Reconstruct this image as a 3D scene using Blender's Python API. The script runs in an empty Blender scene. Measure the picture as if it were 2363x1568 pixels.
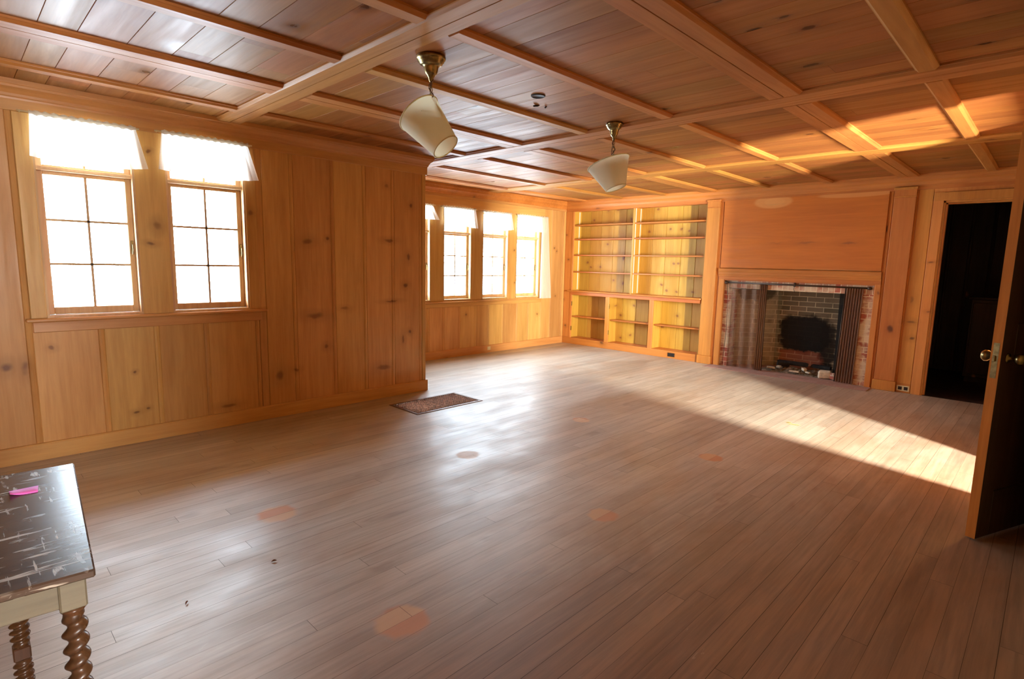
import bpy, math, random
from mathutils import Vector, Matrix, Euler
random.seed(7)
PI = math.pi
S = bpy.context.scene
COL = S.collection

# ------------------------------------------------------------------ camera
CAMZ = 1.32
def cam_axes(yaw, pitch, roll):
    f = Vector((math.sin(yaw)*math.cos(pitch), math.cos(yaw)*math.cos(pitch), math.sin(pitch)))
    r = Vector((math.cos(yaw), -math.sin(yaw), 0)); u = r.cross(f)
    c, s = math.cos(roll), math.sin(roll)
    return c*r+s*u, -s*r+c*u, f
RR, UU, FF = cam_axes(math.radians(-44.4026), math.radians(-7.9228), math.radians(1.2210))
cd = bpy.data.cameras.new('camera'); cd.sensor_width = 36; cd.lens = 1275.91*36/2363; cd.clip_start = 0.03
cam = bpy.data.objects.new('camera', cd); COL.objects.link(cam)
m = Matrix((( RR.x, UU.x, -FF.x, 0), (RR.y, UU.y, -FF.y, 0), (RR.z, UU.z, -FF.z, CAMZ), (0, 0, 0, 1)))
cam.matrix_world = m
S.camera = cam

# ------------------------------------------------------------------ world, lights, exposure
WORLD_STRENGTH = 39.0
HALL_LAMP = 1050.0
HALL_FILL_NEAR = 120.0
w = bpy.data.worlds.new('daylight'); S.world = w; w.use_nodes = True
wn = w.node_tree; bg = wn.nodes['Background']
bg.inputs['Strength'].default_value = WORLD_STRENGTH
bg.inputs['Color'].default_value = (0.68, 0.84, 1.0, 1)
S.view_settings.view_transform = 'Standard'; S.view_settings.look = 'None'
S.view_settings.exposure = 0.0; S.view_settings.gamma = 1.0
S.view_settings.use_curve_mapping = False

def area(name, loc, rot, sx, sy, energy, color=(1, 1, 1), portal=False):
    l = bpy.data.lights.new(name, 'AREA'); l.shape = 'RECTANGLE'; l.size = sx; l.size_y = sy
    l.energy = energy; l.color = color
    o = bpy.data.objects.new(name, l); COL.objects.link(o); o.location = loc; o.rotation_euler = rot
    if portal: l.cycles.is_portal = True
    return o

# window openings: (y0, y1, z0, z1)
XW, XB, YF, YC = -4.536, -5.897, 7.237, 3.372
XR = 0.085                       # right wall plane
ZC = 2.322                       # ceiling boards
NEARW = [(0.425, 0.945, 0.91, 2.15), (1.13, 1.66, 0.91, 2.15)]
BAYW = [(3.97, 4.46, 0.79, 2.03), (4.68, 5.17, 0.79, 2.03), (5.385, 5.895, 0.79, 2.03), (6.075, 6.585, 0.79, 2.03)]
TW = 0.15                        # wall thickness
for (a, b, c, d) in NEARW:
    area('window_portal', (XW-0.10, (a+b)/2, (c+d)/2), (0, -PI/2, 0), d-c, b-a, 1, portal=True)
for (a, b, c, d) in BAYW:
    area('window_portal', (XB-0.10, (a+b)/2, (c+d)/2), (0, -PI/2, 0), d-c, b-a, 1, portal=True)
# daylight from the hall window behind the right wall, plus an added warm fill
area('unseen_hall_light', (1.80, 3.69, 1.15), (0, PI/2, 0), 1.1, 0.20, HALL_LAMP, (1.0, 0.92, 0.76))
area('unseen_hall_light', (1.80, 0.26, 1.35), (0, PI/2, 0), 0.9, 0.42, HALL_FILL_NEAR, (1.0, 0.93, 0.84))

# ------------------------------------------------------------------ mesh helpers
class MB:
    def __init__(self): self.v = []; self.f = []; self.r = []; self.sm = []
    def add(self, vs, fs, rnd=None, smooth=False):
        o = len(self.v); self.v += [Vector(q) for q in vs]
        if rnd is None: rnd = random.random()
        for f in fs: self.f.append([i+o for i in f]); self.r.append(rnd); self.sm.append(smooth)
        return self
    def box(self, x0, x1, y0, y1, z0, z1, bev=0.0, rnd=None):
        if x0 > x1: x0, x1 = x1, x0
        if y0 > y1: y0, y1 = y1, y0
        if z0 > z1: z0, z1 = z1, z0
        b = min(bev, (x1-x0)/2.2, (y1-y0)/2.2, (z1-z0)/2.2)
        if b <= 0:
            vs = [(x, y, z) for x in (x0, x1) for y in (y0, y1) for z in (z0, z1)]
            return self.add(vs, [(0,1,3,2),(4,6,7,5),(0,4,5,1),(2,3,7,6),(0,2,6,4),(1,5,7,3)], rnd)
        vs = []; idx = {}
        X = (x0, x1); Y = (y0, y1); Z = (z0, z1)
        for i in (0, 1):
            for j in (0, 1):
                for k in (0, 1):
                    sx, sy, sz = (1, -1)[i], (1, -1)[j], (1, -1)[k]
                    idx[(i,j,k,0)] = len(vs); vs.append((X[i], Y[j]+sy*b, Z[k]+sz*b))
                    idx[(i,j,k,1)] = len(vs); vs.append((X[i]+sx*b, Y[j], Z[k]+sz*b))
                    idx[(i,j,k,2)] = len(vs); vs.append((X[i]+sx*b, Y[j]+sy*b, Z[k]))
        fs = []
        q = lambda i,j,k,a: idx[(i,j,k,a)]
        for i in (0,1): fs.append([q(i,0,0,0), q(i,0,1,0), q(i,1,1,0), q(i,1,0,0)])
        for j in (0,1): fs.append([q(0,j,0,1), q(0,j,1,1), q(1,j,1,1), q(1,j,0,1)])
        for k in (0,1): fs.append([q(0,0,k,2), q(0,1,k,2), q(1,1,k,2), q(1,0,k,2)])
        for i in (0,1):
            for j in (0,1): fs.append([q(i,j,0,0), q(i,j,1,0), q(i,j,1,1), q(i,j,0,1)])
            for k in (0,1): fs.append([q(i,0,k,0), q(i,1,k,0), q(i,1,k,2), q(i,0,k,2)])
        for j in (0,1):
            for k in (0,1): fs.append([q(0,j,k,1), q(1,j,k,1), q(1,j,k,2), q(0,j,k,2)])
        for i in (0,1):
            for j in (0,1):
                for k in (0,1): fs.append([q(i,j,k,0), q(i,j,k,1), q(i,j,k,2)])
        return self.add(vs, fs, rnd)
    def strip(self, prof, a0, a1, place, rnd=None):
        """open 2D profile extruded from a0 to a1; place(u, v, a) -> point"""
        n = len(prof)
        vs = [place(u, v, a0) for u, v in prof]+[place(u, v, a1) for u, v in prof]
        return self.add(vs, [(i, i+1, n+i+1, n+i) for i in range(n-1)], rnd)
    def prism(self, prof, a0, a1, place, rnd=None):
        n = len(prof)
        vs = [place(u, v, a0) for u, v in prof]+[place(u, v, a1) for u, v in prof]
        fs = [(i, (i+1) % n, n+(i+1) % n, n+i) for i in range(n)]
        fs += [list(range(n))[::-1], list(range(n, 2*n))]
        return self.add(vs, fs, rnd)
    def sweep(self, path, prof):
        """profile (out, z) swept along a plan polyline; out is to the right of travel; mitred"""
        P = [Vector(p) for p in path]; n = len(P); rings = []
        for i in range(n):
            ds = []
            if i > 0: ds.append((P[i]-P[i-1]).normalized())
            if i < n-1: ds.append((P[i+1]-P[i]).normalized())
            ns = [Vector((d.y, -d.x)) for d in ds]
            if len(ns) == 2: mm = (ns[0]+ns[1]); mm = mm/mm.dot(ns[0])
            else: mm = ns[0]
            rings.append([(P[i].x+mm.x*o, P[i].y+mm.y*o, z) for o, z in prof])
        k = len(prof); vs = [q for r in rings for q in r]; fs = []
        for i in range(n-1):
            for j in range(k):
                fs.append((i*k+j, i*k+(j+1) % k, (i+1)*k+(j+1) % k, (i+1)*k+j))
        fs += [list(range(k)), list(range((n-1)*k, n*k))]
        return self.add(vs, fs)
    def lathe(self, prof, c=(0,0,0), seg=32, mat=None, wob=0, nw=0):
        vs = []; n = len(prof); c = Vector(c)
        for i in range(seg):
            a = 2*PI*i/seg
            for r, z in prof:
                rr = r*(1+wob*math.cos(nw*a))
                p = Vector((rr*math.cos(a), rr*math.sin(a), z))
                if mat is not None: p = mat @ p
                vs.append(c+p)
        fs = []
        for i in range(seg):
            j = (i+1) % seg
            for k in range(n-1): fs.append((i*n+k, j*n+k, j*n+k+1, i*n+k+1))
        return self.add(vs, fs, smooth=True)
    def tube(self, pts, r, seg=8, closed=False):
        P = [Vector(p) for p in pts]; n = len(P); vs = []
        rad = r if isinstance(r, (list, tuple)) else [r]*n
        up = None
        for i in range(n):
            if closed: t = (P[(i+1) % n]-P[i-1]).normalized()
            else: t = (P[min(i+1, n-1)]-P[max(i-1, 0)]).normalized()
            if up is None:
                up = Vector((0,0,1)) if abs(t.z) < 0.9 else Vector((1,0,0))
            a = t.cross(up).normalized(); b = a.cross(t).normalized(); up = b
            for k in range(seg):
                g = 2*PI*k/seg; vs.append(P[i]+rad[i]*(math.cos(g)*a+math.sin(g)*b))
        fs = []
        for i in range(n if closed else n-1):
            j = (i+1) % n
            for k in range(seg): fs.append((i*seg+k, i*seg+(k+1) % seg, j*seg+(k+1) % seg, j*seg+k))
        if not closed: fs += [list(range(seg))[::-1], list(range((n-1)*seg, n*seg))]
        return self.add(vs, fs, smooth=True)
    def build(self, name, mat, parent=None):
        off = Matrix.Identity(4)
        if parent is not None:
            M = Matrix.Identity(4); q = parent; chain = []
            while q is not None: chain.append(q); q = q.parent
            for q in reversed(chain): M = M @ Matrix.LocRotScale(q.location, q.rotation_euler, None)
            off = M.inverted()
        me = bpy.data.meshes.new(name)
        me.from_pydata([tuple(off @ q) for q in self.v], [], self.f)
        a = me.attributes.new('rnd', 'FLOAT', 'FACE'); a.data.foreach_set('value', self.r)
        me.polygons.foreach_set('use_smooth', self.sm)
        import bmesh as _b
        bm = _b.new(); bm.from_mesh(me); _b.ops.recalc_face_normals(bm, faces=bm.faces); bm.to_mesh(me); bm.free()
        me.materials.append(mat); me.update()
        o = bpy.data.objects.new(name, me); COL.objects.link(o)
        if parent is not None: o.parent = parent
        return o

def tag(o, label=None, cat=None, group=None, kind=None):
    if label: o['label'] = label
    if cat: o['category'] = cat
    if group: o['group'] = group
    if kind: o['kind'] = kind
    return o
def thing(name, loc, label, cat, group=None, kind=None, rz=0):
    o = bpy.data.objects.new(name, None); COL.objects.link(o)
    o.location = loc; o.rotation_euler = (0, 0, rz); o.empty_display_size = 0.1
    return tag(o, label, cat, group, kind)

# ------------------------------------------------------------------ materials
class NT:
    def __init__(self, name):
        self.m = bpy.data.materials.new(name); self.m.use_nodes = True
        self.t = self.m.node_tree; self.b = self.t.nodes['Principled BSDF']; self.out = self.t.nodes['Material Output']
    def n(self, ty, **kw):
        x = self.t.nodes.new(ty)
        for k, v in kw.items(): setattr(x, k, v)
        return x
    def l(self, a, b): self.t.links.new(a, b)
    def val(self, sock, v):
        if hasattr(v, 'is_linked') or hasattr(v, 'links'): self.l(v, sock)
        else: sock.default_value = v
    def math(self, op, a, b=None, clamp=False):
        x = self.n('ShaderNodeMath', operation=op, use_clamp=clamp); self.val(x.inputs[0], a)
        if b is not None: self.val(x.inputs[1], b)
        return x.outputs[0]
    def mr(self, v, a, b, c, d, smooth=True):
        x = self.n('ShaderNodeMapRange', interpolation_type='SMOOTHSTEP' if smooth else 'LINEAR'); self.l(v, x.inputs[0])
        for i, q in enumerate((a, b, c, d)): x.inputs[i+1].default_value = q
        return x.outputs[0]
    def mix(self, fac, a, b):
        x = self.n('ShaderNodeMix', data_type='RGBA'); self.val(x.inputs[0], fac)
        for i, q in ((6, a), (7, b)):
            if isinstance(q, (tuple, list)): x.inputs[i].default_value = (*q[:3], 1)
            else: self.l(q, x.inputs[i])
        return x.outputs[2]
    def noise(self, vec, scale, detail=4, rough=.5, dist=0):
        x = self.n('ShaderNodeTexNoise'); x.inputs['Scale'].default_value = scale; x.inputs['Detail'].default_value = detail
        x.inputs['Roughness'].default_value = rough; x.inputs['Distortion'].default_value = dist
        if vec is not None: self.l(vec, x.inputs['Vector'])
        return x.outputs[0]
    def mapping(self, vec, scale=(1,1,1), loc=(0,0,0), rot=(0,0,0)):
        x = self.n('ShaderNodeMapping'); x.inputs['Scale'].default_value = scale; x.inputs['Location'].default_value = loc
        x.inputs['Rotation'].default_value = rot; self.l(vec, x.inputs['Vector']); return x.outputs[0]
    def obj(self): return self.n('ShaderNodeNewGeometry').outputs['Position']
    def bump(self, h, strength, dist=.01):
        x = self.n('ShaderNodeBump'); x.inputs['Strength'].default_value = strength; x.inputs['Distance'].default_value = dist
        self.l(h, x.inputs['Height']); self.l(x.outputs[0], self.b.inputs['Normal'])

def srgb(r, g, b):
    f = lambda c: (c/255/12.92) if c/255 <= .04045 else ((c/255+.055)/1.055)**2.4
    return (f(r), f(g), f(b))

def wood(name, light, dark, grain='Z', rough=.38, knots=(), rk=0.55, var=.16, knotcol=(.15,.055,.02), bump=.15, spec=.5, wavy=0.0, coat=0.0):
    N = NT(name); co = N.obj()
    at = N.n('ShaderNodeAttribute', attribute_name='rnd'); rnd = at.outputs['Fac']
    cx = N.n('ShaderNodeCombineXYZ')
    for i, k in enumerate((7.3, 11.1, 5.7)): N.l(N.math('MULTIPLY', rnd, k), cx.inputs[i])
    vo = N.n('ShaderNodeVectorMath', operation='ADD'); N.l(co, vo.inputs[0]); N.l(cx.outputs[0], vo.inputs[1])
    g = {'X': (.07,1,1), 'Y': (1,.07,1), 'Z': (1,1,.07)}[grain]
    g2 = {'X': (.3,1,1), 'Y': (1,.3,1), 'Z': (1,1,.3)}[grain]
    vm = N.mapping(vo.outputs[0], g)
    fine = N.noise(vm, 60, 5, .6, .4)
    mid = N.noise(vm, 13, 3, .55, 1.2)
    broad = N.noise(N.mapping(vo.outputs[0], g2), 2.6, 2, .5, .5)
    s = N.math('ADD', N.math('MULTIPLY', fine, .30), N.math('ADD', N.math('MULTIPLY', mid, .42), N.math('MULTIPLY', broad, .5)))
    s = N.mr(s, .38, .88, 0, 1)
    col = N.mix(s, light, dark)
    # knots scattered by the tree
    vor = N.n('ShaderNodeTexVoronoi', feature='F1'); vor.inputs['Scale'].default_value = 3.4
    wob = N.n('ShaderNodeVectorMath', operation='MULTIPLY_ADD'); ns = N.n('ShaderNodeTexNoise'); ns.inputs['Scale'].default_value = 9
    N.l(co, ns.inputs['Vector']); N.l(ns.outputs['Color'], wob.inputs[0]); wob.inputs[1].default_value = (.05,.05,.05); N.l(vo.outputs[0], wob.inputs[2])
    N.l(N.mapping(wob.outputs[0], {'X': (.62,1,1), 'Y': (1,.62,1), 'Z': (1,1,.62)}[grain]), vor.inputs['Vector'])
    sep = N.n('ShaderNodeSeparateColor'); N.l(vor.outputs['Color'], sep.inputs[0])
    gate = N.math('GREATER_THAN', sep.outputs[0], 1-rk)
    core = N.math('MULTIPLY', N.mr(vor.outputs['Distance'], .045, .12, 1, 0), gate)
    halo = N.math('MULTIPLY', N.mr(vor.outputs['Distance'], .08, .30, .45, 0), gate)
    # individual knots seen in the photo: (x, y, z, rx, ry, rz, strength)
    for (x, y, z, rx, ry, rz, st) in knots:
        mp = N.mapping(wob_src(N, co), (1/rx, 1/ry, 1/rz), (-x/rx, -y/ry, -z/rz))
        ln = N.n('ShaderNodeVectorMath', operation='LENGTH'); N.l(mp, ln.inputs[0])
        core = N.math('MAXIMUM', core, N.mr(ln.outputs['Value'], .30, 1.05, st*.85, 0))
        halo = N.math('MAXIMUM', halo, N.mr(ln.outputs['Value'], .8, 3.0, .4*st, 0))
    col = N.mix(halo, col, tuple(d*.75 for d in dark))
    col = N.mix(core, col, knotcol)
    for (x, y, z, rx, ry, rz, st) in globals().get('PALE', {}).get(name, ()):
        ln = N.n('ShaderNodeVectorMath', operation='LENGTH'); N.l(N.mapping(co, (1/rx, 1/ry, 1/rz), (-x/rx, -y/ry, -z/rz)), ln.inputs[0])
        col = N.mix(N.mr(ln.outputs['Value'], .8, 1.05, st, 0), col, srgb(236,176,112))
    hs = N.n('ShaderNodeHueSaturation'); N.l(col, hs.inputs['Color'])
    N.l(N.mr(rnd, 0, 1, 1-var, 1+var, False), hs.inputs['Value'])
    N.l(N.mr(N.math('FRACT', N.math('MULTIPLY', rnd, 7.77)), 0, 1, .492, .508, False), hs.inputs['Hue'])
    N.l(hs.outputs[0], N.b.inputs['Base Color'])
    N.b.inputs['Roughness'].default_value = rough
    N.l(N.mr(mid, .3, .7, rough-.06, rough+.08, False), N.b.inputs['Roughness'])
    if wavy: N.l(N.math('SUBTRACT', N.mr(mid, .3, .7, rough-.06, rough+.08, False), N.math('MULTIPLY', N.math('MAXIMUM', core, halo), .32), True), N.b.inputs['Roughness'])
    N.b.inputs['Specular IOR Level'].default_value = spec
    N.b.inputs['Coat Weight'].default_value = coat; N.b.inputs['Coat Roughness'].default_value = .12
    h = fine
    if wavy: h = N.math('ADD', N.math('MULTIPLY', fine, .12), N.math('MULTIPLY', N.noise(N.mapping(vo.outputs[0], g2), 6, 2, .5, .8), wavy))
    h = N.math('SUBTRACT', h, N.math('MULTIPLY', core, .5))
    N.bump(h, bump, .004)
    return N.m
_wob = {}
def wob_src(N, co):
    k = N.m.name
    if k not in _wob:
        ns = N.n('ShaderNodeTexNoise'); ns.inputs['Scale'].default_value = 12; N.l(co, ns.inputs['Vector'])
        a = N.n('ShaderNodeVectorMath', operation='MULTIPLY_ADD'); N.l(ns.outputs['Color'], a.inputs[0])
        a.inputs[1].default_value = (.04,.04,.04); 
        b = N.n('ShaderNodeVectorMath', operation='SUBTRACT'); N.l(co, b.inputs[0]); b.inputs[1].default_value = (.02,.02,.02)
        N.l(b.outputs[0], a.inputs[2]); _wob[k] = a.outputs[0]
    return _wob[k]

def plain(name, col, rough=.5, metal=0.0, spec=.5, nscale=0, namt=.2, bump=0):
    N = NT(name); N.b.inputs['Roughness'].default_value = rough; N.b.inputs['Metallic'].default_value = metal
    N.b.inputs['Specular IOR Level'].default_value = spec
    if nscale:
        nz = N.noise(N.obj(), nscale, 4, .6)
        N.l(N.mix(N.mr(nz, .3, .7, 0, 1), tuple(c*(1-namt) for c in col), tuple(min(1, c*(1+namt)) for c in col)), N.b.inputs['Base Color'])
        if bump: N.bump(nz, bump, .003)
    else: N.b.inputs['Base Color'].default_value = (*col, 1)
    return N.m

HON_L, HON_D = srgb(212,164,96), srgb(180,128,66)
KN_LEFT = [(XW,.21,.62,.1,.035,.035,1),(XW,2.15,1.46,.1,.055,.03,.8),(XW,2.33,1.49,.1,.02,.02,.9),(XW,2.20,.83,.1,.09,.03,.8),
 (XW,2.48,.88,.1,.05,.02,.6),(XW,2.30,.55,.1,.025,.025,.9),(XW,1.88,.35,.1,.04,.05,.8),(XW,2.02,.38,.1,.03,.02,.8),(XW,2.95,1.50,.1,.06,.02,.9),
 (XW,2.93,2.0,.1,.025,.02,.6),(XW,2.97,.93,.1,.08,.014,.9),(XW,2.88,.30,.1,.09,.03,.8),(XW,3.20,1.84,.1,.02,.025,1),(XW,3.17,1.35,.1,.018,.04,1),
 (XW,3.13,1.08,.1,.03,.025,1),(XW,3.18,.62,.1,.022,.022,1),(XW,3.10,.55,.1,.02,.05,.8),(XW,.86,.22,.1,.022,.014,1),(XW,.93,.23,.1,.018,.013,1),
 (XW,.87,.5,.1,.012,.012,1),(XW,.43,.72,.1,.018,.016,.8),(XW,1.02,1.40,.1,.03,.015,.9),(XW,1.04,2.02,.1,.018,.014,1),(XW,1.69,1.66,.1,.022,.03,.8),
 (XW,1.47,.16,.1,.07,.02,.8),(XW,1.35,.03,.1,.05,.015,.8)]
M_WALL = wood('honey_pine_wall_boards', HON_L, HON_D, 'Z', .42, KN_LEFT, rk=.10, var=.10, spec=.4)
M_BAY = wood('honey_pine_recess_boards', HON_L, HON_D, 'Z', .42,
   [(-5.90,6.03,1.50,.1,.02,.02,.9),(-5.90,6.05,1.02,.1,.02,.02,.9),(-5.90,6.96,1.57,.1,.02,.02,.9),(-5.90,7.02,1.52,.1,.02,.02,.9),(-5.90,7.02,0.79,.1,.02,.02,.9),(-5.90,5.09,0.58,.1,.02,.02,.9),(-5.90,6.58,0.51,.1,.02,.02,.9)], rk=.2, var=.17, spec=.4)
M_WALLX = wood('honey_pine_horizontal_trim', srgb(208,156,90), srgb(178,122,62), 'Y', .40, (), rk=.15, var=.06, spec=.45)
M_WALLF = wood('honey_pine_trim_across', srgb(198,124,60), srgb(168,96,42), 'X', .40, (), rk=.15, var=.06, spec=.45)
M_VERT = wood('honey_pine_vertical_trim', srgb(212,142,70), srgb(182,112,50), 'Z', .40,
   [(-5.82,7.24,1.39,.025,.1,.02,.9),(-5.87,7.24,1.79,.025,.1,.02,.9),(-5.89,7.24,0.73,.025,.1,.02,.9),(-5.84,7.24,0.29,.025,.1,.02,.9),(-1.06,YF,.60,.03,.1,.02,1),(-.97,YF,1.42,.03,.1,.012,.9),(-.95,YF,.9,.02,.1,.015,.9),(-1.09,YF,.78,.05,.1,.02,.8),(-1.10,YF,1.02,.02,.1,.05,.6),(-1.41,YF,1.07,.02,.1,.03,.8)], rk=.12, var=.06, spec=.4)
CL, CDK = srgb(164,108,54), srgb(132,82,40)
KN_CEIL = [(-1.93,1.24,ZC,.02,.03,.1,1),(-2.13,1.06,ZC,.02,.03,.1,.9),(-.86,2.62,ZC,.05,.03,.1,.9),(-1.0,3.1,ZC,.07,.03,.1,.9),(-2.5,1.15,ZC,.04,.03,.1,.8),
 (-.3,2.75,ZC,.06,.02,.1,.9),(-.35,3.3,ZC,.05,.02,.1,.9),(-.9,2.45,ZC,.04,.02,.1,.8),(-.82,4.6,ZC,.06,.015,.1,.8),(-.76,5.0,ZC,.06,.012,.1,.8)]
M_CEIL = wood('varnished_pine_ceiling_boards', CL, CDK, 'X', .46, KN_CEIL, rk=.32, var=.14, knotcol=(.07,.028,.014), bump=.5, wavy=.9, spec=.18)
M_BEAMX = wood('varnished_pine_beam_across', srgb(188,128,64), srgb(156,98,46), 'X', .5, (), rk=.10, var=.08, spec=.25)
M_BEAMY = wood('varnished_pine_beam_along', srgb(188,128,64), srgb(156,98,46), 'Y', .5, (), rk=.10, var=.08, spec=.25)
M_BOOK = wood('yellow_pine_bookcase_back', srgb(204,160,68), srgb(176,128,44), 'Z', .5,
   [(-5.22,7.45,2.18,.03,.1,.025,.9),(-5.04,7.45,2.17,.03,.1,.025,.9),(-5.49,7.45,2.03,.03,.1,.025,.9),(-5.21,7.45,1.64,.03,.1,.025,.9),(-5.59,7.45,1.35,.03,.1,.025,.9),(-5.51,7.45,1.27,.03,.1,.025,.9),(-5.33,7.45,1.28,.03,.1,.025,.9),(-5.06,7.45,1.08,.03,.1,.025,.9),(-4.33,7.45,2.14,.03,.1,.025,.9),(-4.12,7.45,1.85,.03,.1,.025,.9),(-3.94,7.45,1.85,.03,.1,.025,.9),(-3.82,7.45,1.82,.03,.1,.025,.9),(-4.46,7.45,1.82,.03,.1,.025,.9),(-4.03,7.45,1.36,.03,.1,.025,.9),(-3.96,7.45,1.36,.03,.1,.025,.9),(-4.21,7.45,1.04,.03,.1,.025,.9),(-4.12,7.45,0.96,.03,.1,.025,.9),(-3.96,7.45,0.95,.03,.1,.025,.9),(-3.71,7.45,0.96,.03,.1,.025,.9),(-4.99,7.45,0.67,.03,.1,.025,.9),(-4.90,7.45,0.53,.03,.1,.025,.9),(-4.66,7.45,0.70,.03,.1,.025,.9),(-4.88,7.45,0.17,.03,.1,.025,.9),(-3.93,7.45,0.60,.03,.1,.025,.9),(-4.70,7.45,0.23,.03,.1,.025,.9),(-4.15,7.45,0.41,.03,.1,.025,.9)], rk=.25, var=.09, knotcol=(.20,.045,.02))
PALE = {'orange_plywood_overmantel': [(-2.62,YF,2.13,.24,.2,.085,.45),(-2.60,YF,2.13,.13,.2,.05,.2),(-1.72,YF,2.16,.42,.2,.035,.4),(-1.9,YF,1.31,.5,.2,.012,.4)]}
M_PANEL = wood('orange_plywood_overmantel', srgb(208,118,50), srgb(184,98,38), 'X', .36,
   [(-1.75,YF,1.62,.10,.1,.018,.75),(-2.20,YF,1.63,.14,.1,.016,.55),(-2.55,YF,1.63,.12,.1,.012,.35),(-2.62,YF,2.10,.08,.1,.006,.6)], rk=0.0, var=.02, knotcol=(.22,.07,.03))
M_MANTEL = wood('orange_pine_mantel', srgb(204,128,62), srgb(172,98,44), 'X', .36, (), rk=0.0, var=.03)
M_DEDGE = wood('orange_door_edge', srgb(204,114,44), srgb(160,84,32), 'Z', .7, (), rk=0, var=.03, spec=.15)
M_DOOR = wood('dark_brown_door', srgb(66,40,26), srgb(44,27,18), 'Z', .42, (), rk=.05, var=.03)  # near-black brown for frame and panels, far darker than the edge strip
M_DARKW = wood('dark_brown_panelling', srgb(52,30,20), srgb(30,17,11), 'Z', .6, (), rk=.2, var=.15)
M_HALL = plain('hall_plaster', srgb(196,172,140), .85, nscale=3, namt=.05)

def floor_mat():
    N = NT('worn_strip_floor'); co = N.obj()
    rnd = N.n('ShaderNodeAttribute', attribute_name='rnd').outputs['Fac']
    cx = N.n('ShaderNodeCombineXYZ')
    for i, k in enumerate((5.3, 9.1, 3.7)): N.l(N.math('MULTIPLY', rnd, k), cx.inputs[i])
    vo = N.n('ShaderNodeVectorMath', operation='ADD'); N.l(co, vo.inputs[0]); N.l(cx.outputs[0], vo.inputs[1])
    vm = N.mapping(vo.outputs[0], (1,.05,1))
    fine = N.noise(vm, 70, 4, .6, .3); mid = N.noise(vm, 18, 3, .6, .6)
    worn = N.noise(N.mapping(co, (1,.45,1)), 1.6, 5, .62, .6)
    g = N.math('ADD', N.math('MULTIPLY', fine, .5), N.math('MULTIPLY', mid, .5))
    base = N.mix(N.mr(g, .3, .75, 0, 1), srgb(192,182,168), srgb(164,152,136))
    col = N.mix(N.mr(worn, .42, .66, 0, .5), base, srgb(152,122,94))
    col = N.mix(N.mr(N.noise(N.mapping(co, (1,.3,1)), 7, 3, .6, .3), .6, .75, 0, .3), col, srgb(100,64,44))
    # grey over most of the room, darker orange-brown towards the open door
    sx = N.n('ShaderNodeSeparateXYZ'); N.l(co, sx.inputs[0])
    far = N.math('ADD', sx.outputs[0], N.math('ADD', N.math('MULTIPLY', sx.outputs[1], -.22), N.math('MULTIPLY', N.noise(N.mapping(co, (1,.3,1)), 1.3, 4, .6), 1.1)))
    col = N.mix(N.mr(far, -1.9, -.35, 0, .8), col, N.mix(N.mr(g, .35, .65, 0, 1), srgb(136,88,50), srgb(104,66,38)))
    hs = N.n('ShaderNodeHueSaturation'); N.l(col, hs.inputs['Color']); N.l(N.mr(rnd, 0, 1, .88, 1.10, False), hs.inputs['Value'])
    col = hs.outputs[0]
    # squarish orange patches on a loose grid
    core = None
    for (x, y, r) in ((-2.76,1.10,.105),(-1.59,1.07,.105),(-1.59,2.34,.085),(-2.77,2.42,.085),(-2.78,3.70,.08),(-1.60,3.64,.085)):
        mp = N.mapping(wob_src(N, co), (1/r, 1/r, .01), (-x/r, -y/r, 0))
        sp = N.n('ShaderNodeSeparateXYZ'); N.l(mp, sp.inputs[0])
        ax, ay = N.math('ABSOLUTE', sp.outputs[0]), N.math('ABSOLUTE', sp.outputs[1])
        d = N.math('ADD', N.math('MULTIPLY', N.math('ADD', ax, ay), .4), N.math('MULTIPLY', N.math('MAXIMUM', ax, ay), .6))
        q = N.mr(d, .75, 1.15, .85, 0)
        core = q if core is None else N.math('MAXIMUM', core, q)
    col = N.mix(core, col, N.mix(N.math('GREATER_THAN', rnd, .5), srgb(206,162,116), srgb(196,132,84)))
    # pale scuffs
    sc = N.noise(N.mapping(co, (2.2,.5,1)), 30, 2, .5, 1.5)
    col = N.mix(N.mr(sc, .72, .80, 0, .22), col, srgb(205,190,172))
    N.l(col, N.b.inputs['Base Color'])
    rg = N.noise(N.mapping(co, (1,.5,1)), 3.5, 4, .6)
    N.l(N.math('ADD', N.mr(rg, .3, .7, .36, .56, False), N.math('MULTIPLY', core, .15)), N.b.inputs['Roughness'])
    N.b.inputs['Specular IOR Level'].default_value = .8
    N.bump(N.math('ADD', fine, N.math('MULTIPLY', worn, 1.5)), .12, .004)
    return N.m
M_FLOOR = floor_mat()

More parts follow.
